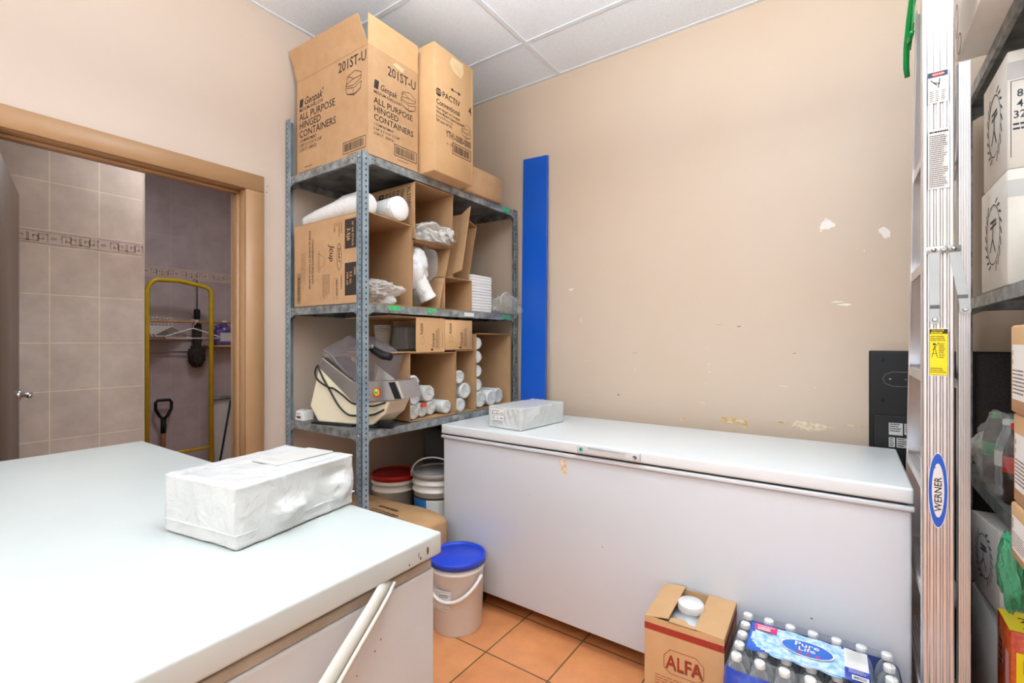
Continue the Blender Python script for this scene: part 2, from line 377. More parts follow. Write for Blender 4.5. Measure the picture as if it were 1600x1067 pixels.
# ================================================================== SETTING
CZ = 2.97
floor = struct(MB().box(-3.2, 3.6, -5.4, 0.12, -0.1, 0, 'floor_tile').build('floor'))
ceil = struct(MB().box(-3.2, 3.6, -5.4, 0.12, CZ, CZ + 0.1, 'ceiling_tile').build('ceiling'))
g = MB()
for k in range(-1, 9): g.box(0, 3.45, -0.386 - 0.61 * k - 0.012, -0.386 - 0.61 * k + 0.012, CZ - 0.004, CZ, 'ceiling_bar') if -0.386 - 0.61 * k < 0 else None
for x in (0.92, 2.14, 3.36): g.box(x - 0.012, x + 0.012, -5.3, 0, CZ - 0.005, CZ - 0.001, 'ceiling_bar')
g.box(0, 0.022, -5.3, 0, CZ - 0.004, CZ, 'ceiling_bar'); g.box(0, 3.45, -0.022, 0, CZ - 0.004, CZ, 'ceiling_bar')
struct(g.build('trim_1'))
for x, y, t_ in FILL_LAMPS:
    q = thing('added_fill_lamp', 'added white linear fill lamp hung out of view from the ceiling ' + t_, 'light', (x, y, 2.34))  # invented lamp body, added to carry the ceiling fill
    MB().box(-0.6, 0.6, -0.1, 0.1, 0.0, 0.05, 'ceiling_bar', .004, 1).build('housing', q)
    MB().box(-0.56, 0.56, -0.085, 0.085, -0.003, -0.0005, 'fill_panel').build('diffuser', q); MB().box(-0.56, 0.56, -0.085, 0.085, 0.0505, 0.053, 'fill_panel').build('diffuser', q)
    for sx in (-.45, .45): MB().tube([(sx, 0, .05), (sx, 0, CZ - 2.34)], .002, 'zinc', 6).build('suspension_wire', q)

# walls: the left wall has the door opening Y -2.28 .. -1.44, top 2.056
wl = MB(); T_ = 0.12
wl.box(-T_, 0, -1.415, 0.0, 0, CZ, 'paint_wall_left')
wl.box(-T_, 0, -2.305, -1.415, 2.078, CZ, 'paint_wall_left')
wl.box(-T_, 0, -5.3, -2.305, 0, CZ, 'paint_wall_left')
for y, z in ((-1.33, 2.1), (-1.335, 2.07)): wl.ell(0, 0, 0.004, 0.003, (0.0005, y, z), Y, Z, 'scuff_dark')
struct(wl.build('wall_left'))
tr = MB()
for y0, y1, z0, z1 in ((-1.443, -1.355, 0, 2.0575), (-2.37, -2.277, 0, 2.0575), (-2.37, -1.355, 2.058, 2.137)):
    tr.box(0, 0.018, y0, y1, z0, z1, 'paint_trim', 0.003, 1)
for y0, y1, z0, z1 in ((-1.443, -1.416, 0, 2.0555), (-2.304, -2.277, 0, 2.0555), (-2.304, -1.416, 2.056, 2.078)):
    tr.box(-T_ - 0.001, -0.001, y0, y1, z0, z1, 'paint_trim', 0.002, 1)
for y0, y1, z0, z1 in ((-1.456, -1.4435, 0, 2.0415), (-2.276, -1.4435, 2.042, 2.0555)):
    tr.box(-0.075, -0.04, y0, y1, z0, z1, 'paint_trim', 0.002, 1)
for y0, y1, z0, z1 in ((-1.443, -1.355, 0, 2.0575), (-2.37, -2.277, 0, 2.0575), (-2.37, -1.355, 2.058, 2.137)):
    tr.box(-T_ - 0.018, -T_, y0, y1, z0, z1, 'paint_trim', 0.003, 1)
struct(tr.build('trim_2'))

# back wall with paint losses and glue marks
rnd = random.Random(4)
wb = MB(); wb.box(-T_, 3.45, 0, 0.12, 0, CZ, 'paint_wall')
_ck = [0]
def chip(x, z, a, b, m, n=14, rot=0, seed=0, jag=0.35):
    _ck[0] += 1; r = random.Random(seed); P = []
    for i in range(n):
        t = 2 * math.pi * i / n; k = 1 - jag * r.random(); px, pz = a * k * math.cos(t), b * k * math.sin(t)
        P.append((px * math.cos(rot) - pz * math.sin(rot), px * math.sin(rot) + pz * math.cos(rot)))
    wb.flat(P, (x, 0, z), X, Z, m, 0.0006 + 0.00004 * _ck[0])
chip(2.295, 1.852, 0.033, 0.026, 'bare_plaster', seed=1); chip(2.272, 1.828, 0.006, 0.004, 'bare_plaster', seed=2); chip(2.29, 1.878, 0.008, 0.003, 'bare_plaster', seed=8)
chip(2.502, 1.79, 0.018, 0.034, 'bare_plaster', rot=0.5, seed=3)
chip(2.36, 1.49, 0.034, 0.009, 'bare_plaster', rot=0.06, seed=5, jag=.6); chip(2.335, 1.502, 0.03, 0.003, 'bare_plaster', seed=6)
chip(0.998, 1.64, 0.017, 0.005, 'bare_plaster', rot=0.1, seed=7); chip(1.064, 1.453, 0.002, 0.013, 'bare_plaster', seed=9)
chip(2.43, 1.72, 0.003, 0.012, 'scuff', seed=10)
for x, z, a, b, s_ in ((1.79, 1.21, .006, .003, 1), (1.79, 1.19, .005, .003, 2), (1.795, 1.17, .005, .004, 3), (1.775, 1.11, .014, .004, 4), (1.76, 1.01, .035, .003, 5), (1.40, 1.17, .005, .008, 6),
                       (1.11, 1.01, .028, .004, 7), (2.12, 1.115, .03, .003, 8), (2.25, 1.115, .006, .003, 9), (1.1, 1.21, .05, .002, 10), (1.78, 1.29, .004, .003, 11), (1.75, 1.55, .004, .003, 12),
                       (1.07, .93, .004, .006, 13), (2.13, 1.02, .004, .004, 14), (1.39, 1.23, .005, .003, 15)):
    chip(x, z, a, b, 'scuff', seed=20 + s_, jag=.6)
for x, z, a, b, s_ in ((1.3, 1.02, .01, .01, 1), (1.93, 1.4, .012, .004, 2), (1.84, 1.41, .02, .0015, 3), (2.17, 1.27, .01, .003, 4), (1.4, 1.26, .02, .0015, 5)):
    chip(x, z, a, b, 'scuff_dark', seed=40 + s_, jag=.7)
chip(1.905, 0.93, 0.085, 0.019, 'old_glue', n=26, seed=50, jag=.5); chip(1.96, 0.915, 0.012, 0.02, 'old_glue', seed=51)
chip(2.13, 0.945, 0.04, 0.006, 'old_glue', seed=56, jag=.6); chip(2.24, 0.935, 0.085, 0.024, 'scuff', n=26, seed=52, jag=.4); chip(2.19, 0.94, 0.04, 0.024, 'scuff', n=16, seed=57, jag=.4)
chip(1.66, 0.915, 0.03, 0.012, 'old_glue', seed=53, jag=.7)
chip(2.3, 0.80, 0.05, 0.014, 'scuff', seed=54); chip(2.22, 0.805, 0.045, 0.014, 'old_glue', seed=55); chip(2.4, 0.955, 0.05, 0.004, 'old_glue', seed=58)
struct(wb.build('wall_back'))
struct(MB().box(3.34, 3.45, -5.3, 0, 0, CZ, 'paint_wall').build('wall_right'))
struct(MB().box(-T_, 3.45, -5.4, -5.3, 0, CZ, 'paint_wall').build('wall_front'))

# hallway and closet beyond the doorway
def border(b, x, y0, y1):
    """meander band, facing +X"""
    o = (x, 0, 0)
    b.line([(y0, 1.826), (y1, 1.826)], 0.003, o, Y, Z, 'border_ink'); b.line([(y0, 1.886), (y1, 1.886)], 0.003, o, Y, Z, 'border_ink')
    y = y0; i = 0
    while y < y1 - 0.05:
        if i % 3 == 2:
            b.ell(y + 0.02, 1.856, 0.013, 0.008, o, Y, Z, 'border_ink'); y += 0.045
        else:
            f = 1 if i % 3 == 0 else -1; c = y + 0.04; P = [(-.034, -.018), (-.034, .018), (0, .018), (0, -.008), (-.018, -.008), (-.018, .004)]
            b.line([(c + (p[0]) * f, 1.856 + p[1]) for p in P], 0.005, o, Y, Z, 'border_ink')
            b.line([(c + (-p[0] + .002) * f, 1.856 - p[1]) for p in P], 0.005, o, Y, Z, 'border_ink'); y += 0.078
        i += 1
mat('border_ink', (176, 150, 138), 0.4); mat('border_base', (202, 186, 176), 0.3)
hw = MB()
hw.box(-1.11, -0.99, -5.3, -1.538, 0, 1.817, 'hall_tile'); hw.box(-1.11, -0.99, -5.3, -1.538, 1.817, 1.895, 'border_base'); hw.box(-1.11, -0.99, -5.3, -1.538, 1.895, CZ, 'hall_tile_high')
border(hw, -0.99, -2.7, -1.545)
hw.box(-1.112, -0.988, -1.538, -1.532, 0, CZ, 'border_base')
struct(hw.build('wall_hall'))
cw = MB()
cw.box(-2.05, -1.95, -2.4, 0.1, 0, 1.817, 'closet_tile'); cw.box(-2.05, -1.95, -2.4, 0.1, 1.817, 1.895, 'border_base'); cw.box(-2.05, -1.95, -2.4, 0.1, 1.895, CZ, 'closet_tile_high')
border(cw, -1.95, -1.6, 0)
struct(cw.build('wall_closet'))
struct(MB().box(-1.95, -1.11, -2.5, -2.4, 0, CZ, 'side_tile').build('wall_closet_left'))
struct(MB().box(-2.05, -T_, 0.0, 0.1, 0, CZ, 'side_tile').build('wall_closet_right'))

# open door leaf (hinged on the far-left jamb, swung into the hallway)
dr = MB().box(0, 0.80, -0.02, 0.02, 0.008, 2.035, 'door_wood', 0.002, 1).build('door_1', loc=(-0.125, -2.262, 0), rz=R(180 - 13.0)); struct(dr)
h = MB(); h.lathe([(0.026, 0), (0.026, 0.008), (0.024, 0.01), (0.012, 0.012), (0.012, 0.05)], 'chrome', (0.74, -0.02, 1.07), -Y, 24)
h.tube([(0.74, -0.062, 1.07), (0.71, -0.066, 1.07), (0.65, -0.066, 1.072), (0.625, -0.064, 1.072)], 0.0085, 'chrome', 10)
h.lathe([(0.026, 0), (0.026, 0.008), (0.012, 0.012), (0.012, 0.05)], 'chrome', (0.74, 0.02, 1.07), Y, 24)
h.tube([(0.74, 0.062, 1.07), (0.77, 0.066, 1.07), (0.85, 0.064, 1.072)], 0.0085, 'chrome', 10)
h.box(0.799, 0.8015, -0.012, 0.012, 1.02, 1.12, 'chrome'); h.build('door_handle', dr)

# ================================================================== CHEST FREEZERS
f1 = thing('chest_freezer', 'long glossy white chest freezer standing against the back wall', 'freezer', (0.635, -0.736, 0))
L1, D1 = 1.893, 0.62
b = MB(); b.box(0, L1, 0, D1, 0.09, 0.822, 'freezer_white', 0.008, 3)
b.ell(0, 0, 0.004, 0.003, (1.64, 0, 0.42), X, Z, 'scuff_dark'); b.ell(0, 0, 0.0025, 0.0025, (0.9, 0, 0.47), X, Z, 'scuff_dark'); b.ell(0, 0, 0.003, 0.006, (0.54, 0, 0.62), X, Z, 'scuff')
P = [(0, 0), (.03, .002), (.034, -.03), (.038, -.07), (.028, -.062), (.018, -.068), (.004, -.055), (.004, -.03), (-.006, -.02)]
b.flat([(p[0] + .70, p[1] + .808) for p in P], (0, 0, 0), X, Z, 'scuff', 0.0008)
b.build('body', f1)
MB().box(-0.006, L1 + 0.006, -0.012, D1, 0.822, 0.838, 'freezer_white', 0.004, 2).build('rim', f1)
MB().box(0.01, L1 - 0.01, 0.0, D1 - 0.01, 0.8382, 0.8455, 'gap_shade').build('gasket', f1)  # gasket coloured near-black to paint in the shade between rim and lid
MB().box(-0.004, L1 + 0.004, -0.014, D1 + 0.004, 0.8456, 0.893, 'freezer_lid', 0.009, 3).build('lid', f1)
hp = thing  # keep helper name free
h = MB(); h.box(0.795, 1.07, -0.026, -0.0142, 0.852, 0.889, 'freezer_white', 0.005, 2)
h.box(0.845, 1.015, -0.030, -0.0262, 0.879, 0.886, 'freezer_white', 0.002, 1); h.box(0.85, 1.01, -0.0268, -0.0262, 0.858, 0.876, 'label_grey')
ho = h.build('handle_plate', f1)
note(MB().lathe([(0.0075, 0), (0.0075, 0.003), (0.003, 0.004)], 'green_led', (0.815, -0.0262, 0.872), -Y, 20).build('indicator', ho), 'round green indicator badge')
MB().lathe([(0.0085, 0), (0.0085, 0.004), (0.005, 0.004), (0.005, 0.002)], 'chrome', (1.05, -0.0262, 0.87), -Y, 20).build('lock', ho)
for x in (0.2, L1 - 0.15):
    for y in (0.06, D1 - 0.07):
        c = MB(); c.lathe([(0.002, -0.014), (0.03, -0.014), (0.033, -0.008), (0.033, 0.008), (0.03, 0.014), (0.002, 0.014)], 'black_rubber', (x, y, 0.034), Y, 20)
        c.box(x - 0.02, x + 0.02, y - 0.022, y + 0.022, 0.07, 0.0898, 'black_plastic'); c.box(x - 0.014, x + 0.014, y + 0.016, y + 0.02, 0.03, 0.075, 'zinc'); c.build('castor', f1)
for x in (0.35, 1.45): MB().box(x - 0.04, x + 0.04, D1 + 0.0045, D1 + 0.03, 0.80, 0.885, 'zinc', 0.003, 1).build('hinge', f1)

f2 = thing('chest_freezer', 'older white chest freezer in the left foreground with its lid seal hanging loose', 'freezer', (0.09, -2.70, 0), R(0.8))
L2, D2 = 1.583, 0.82
b = MB(); b.box(0, L2, 0, D2 + .004, 0.09, 0.853, 'freezer_old', 0.006, 3)
for i in range(26):
    r_ = random.Random(i); b.ell(0, 0, 0.0012 + .0012 * r_.random(), 0.001 + .0015 * r_.random(), (L2, r_.uniform(0.3, 0.78), r_.uniform(0.4, 0.8)), Y, Z, 'scuff_dark')
b.build('body', f2)
MB().box(0.004, L2 - 0.004, 0.004, D2, 0.8535, 0.872, 'rim_old', 0.003, 2).build('rim', f2)
MB().box(0.03, L2 - 0.028, 0.02, D2 - 0.02, 0.8725, 0.8845, 'rim_old').build('gasket', f2)
b = MB(); b.box(-0.012, L2 + 0.014, -0.01, D2 + 0.012, 0.885, 0.93, 'freezer_lid_old', 0.006, 3)
for y, z, a, c in ((0.79, 0.905, .003, .008), (0.77, 0.897, .002, .003), (0.765, 0.905, .001, .006), (0.74, 0.895, .002, .002)): b.ell(0, 0, a, c, (L2 + 0.014, y, z), Y, Z, 'ink_soft')
b.build('lid', f2)
# loose seal hanging off the short right side
sg = MB(); n = 14
cl = [(1.588, .69, .884), (1.600, .668, .876), (1.606, .645, .862), (1.612, .615, .843), (1.618, .58, .820), (1.624, .545, .796), (1.63, .505, .765), (1.634, .46, .72), (1.636, .42, .66), (1.636, .39, .58)]
for (off, wd, dx) in ((0, 0.036, 0), (0.001, 0.008, 0.006)):
    vs = []
    for i, (x_, y_, z_) in enumerate(cl):
        k = min(1, 0.7 + i * 0.06)
        for sy, sx in ((-0.5, 0), (0.5, 0), (0.5, 0.004), (-0.5, 0.004)):
            vs.append((x_ + sx + dx, y_ + sy * wd * k + (0.014 if off else 0), z_ - sy * wd * k * 0.55 + (-.006 if off else 0)))
    fs = []
    for i in range(len(cl) - 1):
        for a in range(4): c = (a + 1) % 4; fs.append((i * 4 + a, i * 4 + c, i * 4 + 4 + c, i * 4 + 4 + a))
    fs += [(3, 2, 1, 0), tuple(len(cl) * 4 - 4 + a for a in range(4))]
    sg.add(vs, fs, 'gasket', True)
note(sg.build('loose_seal', f2), 'pale rubber seal strip dangling from under the lid')
for x in (0.2, L2 - 0.2):
    for y in (0.1, D2 - 0.1): MB().box(x - .03, x + .03, y - .03, y + .03, 0, 0.0898, 'black_plastic', .004, 1).build('foot', f2)

# ------------------------------------------------------------------ wrapped parcels
def parcel(nm, label, loc, rz, sx, sy, sz, seed, folds=(), shear=0.0):
    q = thing(nm, label, 'parcel', loc, rz, 'plastic wrapped parcels on the freezers')
    bm = bmesh.new(); bmesh.ops.create_cube(bm, size=1); bmesh.ops.subdivide_edges(bm, edges=bm.edges[:], cuts=31, use_grid_fill=True)
    o = Vector((seed * 3.7, seed * 1.3, 0))
    for v in bm.verts:
        p = v.co.copy(); top = p.z > 0.499; side = abs(p.x) > 0.499 or abs(p.y) > 0.499
        w_ = Vector((p.x * sx, p.y * sy, (p.z + 0.5) * sz)); nrm = Vector((0, 0, 0))
        if abs(p.x) > .499: nrm.x = math.copysign(1, p.x)
        if abs(p.y) > .499: nrm.y = math.copysign(1, p.y)
        if top: nrm.z = 1
        k = noise.noise(w_ * 14 + o) * 0.004 + abs(noise.noise(Vector((w_.x * 30, w_.y * 30, w_.z * 12)) + o)) * 0.006 - 0.003
        corner = sum(abs(c_) > .499 for c_ in p)
        e = (.3 if top else 1) * min(1, min(0.5 - abs(c_) for c_ in (p.x, p.y, p.z) if abs(c_) < .499) * 8) if any(abs(c_) < .499 for c_ in p) else 0
        w_ += nrm * k * ((0.35 if corner < 2 else .1) + e)
        if corner >= 2: w_ -= nrm.normalized() * (0.004 * (corner - 1))
        if shear: w_.x += shear * (w_.z)
        for (fx, fz, fy, rx, ry, rz_, amp) in folds:        # crumpled bag ends on the +X or +Y side
            d = math.sqrt(((w_.y - fy) / ry) ** 2 + ((w_.z - fz) / rz_) ** 2)
            if abs(p.x) > .499 and math.copysign(1, p.x) == fx and d < 1:
                w_.x += fx * amp * (1 - d * d) * (0.75 + 0.9 * noise.noise(w_ * 30 + o) + .5 * noise.noise(w_ * 70 + o))
        w_.z = max(w_.z, 0.0005)
        v.co = w_
    MB().addbm(bm, 'poly_wrap', True).build('wrapping', q)
    return q
p1 = parcel('wrapped_parcel', 'large white plastic wrapped parcel on the foreground freezer lid', (1.287, -2.012, 0.931), R(9.5), 0.238, 0.305, 0.122, 1,
            folds=((1, 0.045, -0.03, 1, 0.05, 0.035, 0.022), (1, 0.05, 0.11, 1, 0.035, 0.04, 0.02), (1, 0.085, 0.09, 1, 0.04, 0.02, -0.012)))
b = MB(); b.panel((-0.035, -0.01, 0.1245), (0.055, -0.012, 0.1245), (0.06, 0.142, 0.1235), (-0.03, 0.144, 0.1235), 0.002, 'parcel_panel')
b.lines_of_print(-.02, .0, .05, 2, .01, (.0, .02, .1246), X, Y, 'label_grey', 4)
b.build('printed_panel', p1)
b = MB(); b.box(-0.1192, 0.1192, -0.1528, 0.1528, 0.028, 0.0295, 'poly_white'); b.build('seam', p1)
p2 = parcel('wrapped_parcel', 'flat white wrapped parcel labelled with sizes on the far freezer lid', (1.0, -0.49, 0.894), R(-5), 0.215, 0.375, 0.108, 2,
            folds=((1, 0.06, -0.06, 1, 0.05, 0.04, 0.012),))
b = MB(); o_ = (-0.105 + .028, -0.190, 0.0)
b.rect(0, 0.04, 0.083, 0.058, (-0.078, -0.1905, 0), X, Z, 'label_white', 0.001)
O = (-0.078, -0.1915, 0)
b.text('8 x 4 x 3.5', (O[0] + .003, O[1], 0.066), X, Z, 0.021, 'ink', sx=.85); b.lines_of_print(.003, .061, .04, 1, .004, O, X, Z, 'ink_soft', 9)
b.lines_of_print(.004, .088, .06, 2, .004, O, X, Z, 'ink_soft', 3); b.lines_of_print(.004, .055, .022, 3, .0045, O, X, Z, 'ink_soft', 4); b.barcode(.056, .045, .022, .012, O, X, Z, 'ink_soft', 3, False)
b.ell(.042, .0505, .0045, .0045, O, X, Z, 'ink', .0015, 12)
b.build('label', p2)

# ================================================================== SHELVING
def post(sx, sy, h, mname, inv=False):
    """slotted angle, corner at origin, flanges going along sx*X and sy*Y (outer faces on the far side of the corner)"""
    w_, t = 0.038, 0.0025; b = MB()
    b.box(min(0, sx * w_), max(0, sx * w_), min(0, sy * t), max(0, sy * t), 0, h, mname); b.box(min(0, sx * t), max(0, sx * t), min(0, sy * w_), max(0, sy * w_), 0, h, mname)
    k = int(h / 0.025)
    for i in range(k):
        z = 0.015 + i * 0.025
        # flange lying in the XZ plane, facing -sy
        rt = X if sy > 0 else -X; fx = sx * (1 if sy > 0 else -1)
        b.ell(fx * 0.0125, 0, 0.0032, 0.0052, (0, 0, z), rt, Z, 'hole', None, 8, 0.0007)
        if i % 3 == 0: b.rect(fx * 0.027 - 0.0013, 0, 0.0026, 0.045, (0, 0, z), rt, Z, 'hole', 0.0007)
        rt = -Y if sx > 0 else Y; fy = sy * (-1 if sx > 0 else 1)
        b.ell(fy * 0.0225, 0, 0.0035, 0.0058, (0, 0, z), rt, Z, 'hole', None, 8, 0.0007)
    return b
def shelf(W, D, lip=0.036):
    b = MB(); t = 0.0016
    b.box(0.003, W - 0.003, 0.003, D - 0.003, -t, 0, 'galv_dark')
    for (x0, x1, y0, y1) in ((0.003, W - .003, .003, .003 + t), (.003, W - .003, D - .003 - t, D - .003), (.003, .003 + t, .003, D - .003), (W - .003 - t, W - .003, .003, D - .003)):
        b.box(x0, x1, y0, y1, -lip, -t, 'galv')
        if x1 - x0 > y1 - y0: b.box(x0, x1, y0 if y0 < .01 else y1 - .012, y0 + .012 if y0 < .01 else y1, -lip - t, -lip, 'galv')
        else: b.box(x0 if x0 < .01 else x1 - .012, x0 + .012 if x0 < .01 else x1, y0, y1, -lip - t, -lip, 'galv')
    for y in (0.06, 0.075, D - 0.09, D - .075): b.ell(0, 0, .003, .003, (W - .003, y, -.018), Y, Z, 'hole')
    for x in (0.05, 0.075, W - 0.09, W - .07): b.ell(0, 0, .003, .003, (x, .003, -.018), X, Z, 'hole')
    return b
def gusset(parent, x, y, z, sx, sy):
    b = MB(); r = 0.055
    b.prism([(0, -.004), (sx * r, -.004), (sx * r, -.014), (sx * .02, -.05), (sx * .02, -.075), (0, -.075)], y, y + sy * 0.002, 1, 'galv'); 
    b.prism([(0, -.004), (sy * r, -.004), (sy * r, -.014), (sy * .02, -.05), (sy * .02, -.075), (0, -.075)], x, x + sx * 0.002, 0, 'galv')
    return b
def unit(nm, label, loc, W, D, levels, posts):
    q = thing(nm, label, 'shelving', loc)
    for (x, y, sx, sy, h, mm) in posts:
        p = post(sx, sy, h, mm); o = p.build('post', q, (x, y, 0))
    for z in levels:
        o = shelf(W, D).build('shelf', q, (0, 0, z))
        for (x, sx) in ((0.0035, 1), (W - 0.0035, -1)):
            for (y, sy) in ((0.0035, 1), (D - 0.0035, -1)):
                gb = MB(); ex, ey = x, y
                r = 0.06; P = lambda s_: [(0, -.036), (s_ * r, -.036), (s_ * .024, -.056), (s_ * .016, -.1), (0, -.1)]
                gb.prism([(x + sx * .003 + a, c) for a, c in P(sx)], y - sy * .0005 + 0, y + sy * .002, 1, 'galv')
                gb.prism([(y + sy * .003 + a, c) for a, c in P(sy)], x, x + sx * .002, 0, 'galv')
                xo = W if sx < 0 else 0; yo = D if sy < 0 else 0
                for zz in (-.018,):
                    gb.lathe([(.0055, 0), (.005, .003), (.001, .004)], 'zinc', (x + sx * .018, yo, zz), Vector((0, -sy, 0)), 10)
                    gb.lathe([(.0055, 0), (.005, .003), (.001, .004)], 'zinc', (xo, y + sy * .018, zz), Vector((-sx, 0, 0)), 10)
                gb.build('gusset', o)
    return q
SW, SD = 0.61, 1.21   # left unit spans X .05-.62, Y -1.24..-.03
LV = (2.165, 1.496, 0.924, 0.2)
u1 = unit('metal_shelving', 'grey slotted steel shelving in the left corner loaded with cartons', (0.01, -1.24, 0), SW, SD, LV,
          [(0, 0, 1, 1, 2.46, 'galv_blue'), (SW, 0, -1, 1, 2.17, 'galv_blue'), (SW, SD, -1, -1, 2.17, 'galv'), (0, SD, 1, -1, 2.17, 'galv')])
def lip_label(parent, y, z, w_, m, txt=None, h_=.022, wx=SW - .003, tilt=0):
    b = MB(); b.flat([(0, 0), (w_, tilt), (w_, h_ + tilt), (0, h_)], (wx, y, z), Y, Z, m, 0.0012)
    if txt: b.text(txt, (wx + .001, y + w_ * .1, z + h_ * .25), Y, Z, h_ * .7, 'ink', sx=.8)
    return b.build('tape_label', parent)
kids = [o for o in COL.objects if o.parent == u1 and o.name.startswith('shelf')]
top_s, mid_s, low_s = kids[0], kids[1], kids[2]
lip_label(top_s, 1.05, -.028, .075, 'green_tape')
lip_label(mid_s, .155, -.024, .07, 'green_tape', None); lip_label(mid_s, .40, -.026, .065, 'green_tape', None, tilt=.004)
note(lip_label(mid_s, .69, -.03, .085, 'label_white'), 'torn white paper label'); lip_label(mid_s, 1.05, -.03, .085, 'green_tape')

RW, RD = 0.55, 1.38     # right unit X 2.72-3.27, Y -1.48..-.1
u2 = unit('metal_shelving', 'grey slotted steel shelving along the right wall behind the ladder', (2.72, -1.48, 0), RW, RD, (2.21, 1.478, 0.866, 0.12),
          [(0, 0, 1, 1, 2.22, 'galv'), (RW, 0, -1, 1, 2.22, 'galv'), (RW, RD, -1, -1, 2.22, 'galv'), (0, RD, 1, -1, 2.22, 'galv')])
k2 = [o for o in COL.objects if o.parent == u2 and o.name.startswith('shelf')]
b = MB(); b.lines_of_print(-.64, -.012, .14, 1, .025, (.003, 0, 0), -Y, Z, 'ink_soft', 3); b.build('printed_label', k2[2])

# ================================================================== CARTONS
def clam_icon(b, x, y, s, o, r, u, m='ink_soft'):
    L = lambda P, c=False: b.line([(x + p[0] * s, y + p[1] * s) for p in P], s * .03, o, r, u, m, c)
    L([(0, .35), (.1, .1), (.55, -.05), (.95, .12), (1, .38), (.55, .25)], True); L([(.02, .42), (.12, .8), (.6, .92), (1, .74), (.97, .5), (.5, .36)], True)
    L([(.02, .42), (.08, .52), (.55, .62), (1, .6)]); L([(.2, .78), (.55, .6)]); L([(.1, .1), (.55, .0), (.95, .12)]); L([(.5, .2), (.5, -.03)])
def genpak_face(b, o, r, u, w_):
    """print of the big foam container case; o is the bottom-left of the face"""
    big = w_ > .4; O = lambda xx, yy: Vector(o) + Vector(r) * xx + Vector(u) * yy
    if big:
        b.text('201ST-U', O(.555, .425), r, u, .066, 'ink', 'R', sx=.88); clam_icon(b, .405, .295, .115, o, r, u)
        x, q, f = .022, 1.0, 1.0; dz = .09
    else:
        b.text('201ST-U', O(.285, .40), r, u, .062, 'ink', 'R', sx=.80); clam_icon(b, .190, .285, .095, o, r, u)
        x, q, f = .030, .78, .82; dz = .045
    b.flat([(x, .262 + dz), (x + .03 * f, .262 + dz), (x + .037 * f, .302 + dz), (x + .007 * f, .302 + dz)], o, r, u, 'ink')
    b.text('Genpak', O(x + .042 * f, .266 + dz), r, u, .052 * q, 'ink', sx=.95 * f, it=.25); b.text('®', O(x + .20 * f, .298 + dz), r, u, .016, 'ink')
    b.text('MEDIUM-SHALLOW', O(x, .240 + dz), r, u, .024 * q, 'ink', sx=.98)
    for i, t in enumerate(('ALL PURPOSE', 'HINGED', 'CONTAINERS')): b.text(t, O(x, .195 + dz - i * .044 * (1 if big else .86)), r, u, .050 * q, 'ink', sx=1.0)
    y = .195 + dz - 2 * .044 * (1 if big else .86) - .025
    for i, t in enumerate(('1 COMPARTMENT', '5 5/8" X 5 11/16" X 2 5/8"', '2/100 CT.  (200/CS)')): b.text(t, O(x, y - i * .023 * (1 if big else .9)), r, u, .0215 * q, 'ink', sx=.85)
    if big: b.lines_of_print(.07, .038, .09, 1, .011, o, r, u, 'ink_soft', 1); b.lines_of_print(.022, .016, .19, 1, .012, o, r, u, 'ink_soft', 2)
    b.barcode(.385 if big else .150, .034 if big else .04, .165 if big else .14, .052, o, r, u, 'ink', 5)
    b.lines_of_print(.42 if big else .17, .022, .09, 1, .008, o, r, u, 'ink_soft', 3)

# big box 201ST-U : X .02-.62 Y -1.205..-.90 z 2.167..2.67, open on top with flaps up
def open_top_box(q, sx, sy, sz, mi='card', mo='card_inner'):
    b = MB(); t = .004
    b.panel((0, 0, 0), (0, sy, 0), (sx, sy, 0), (sx, 0, 0), -t, mi) if False else b.box(0, sx, 0, sy, 0, t, mi)
    b.box(0, sx, 0, t, t, sz, mi); b.box(0, sx, sy - t, sy, t, sz, mi); b.box(0, t, t, sy - t, t, sz, mi); b.box(sx - t, sx, t, sy - t, t, sz, mi)
    return b
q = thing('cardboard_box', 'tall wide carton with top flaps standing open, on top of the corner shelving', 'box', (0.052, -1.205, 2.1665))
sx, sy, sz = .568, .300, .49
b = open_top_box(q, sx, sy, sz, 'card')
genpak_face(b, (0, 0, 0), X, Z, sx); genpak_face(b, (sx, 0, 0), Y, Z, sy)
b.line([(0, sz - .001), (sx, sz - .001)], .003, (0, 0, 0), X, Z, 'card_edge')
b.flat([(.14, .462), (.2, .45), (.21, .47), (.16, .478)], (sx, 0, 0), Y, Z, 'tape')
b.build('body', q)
# the flaps; the right one is coloured lighter for the light on that side
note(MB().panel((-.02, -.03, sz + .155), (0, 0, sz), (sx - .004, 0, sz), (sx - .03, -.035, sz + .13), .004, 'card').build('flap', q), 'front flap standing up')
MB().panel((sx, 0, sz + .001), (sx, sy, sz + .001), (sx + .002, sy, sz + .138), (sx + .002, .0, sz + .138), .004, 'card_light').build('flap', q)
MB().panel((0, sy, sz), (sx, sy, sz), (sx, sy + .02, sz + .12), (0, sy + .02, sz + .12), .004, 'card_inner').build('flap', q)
MB().panel((0, sy, sz), (0, 0, sz), (.1, 0, sz + .08), (.1, sy, sz + .08), .004, 'card_inner').build('flap', q)

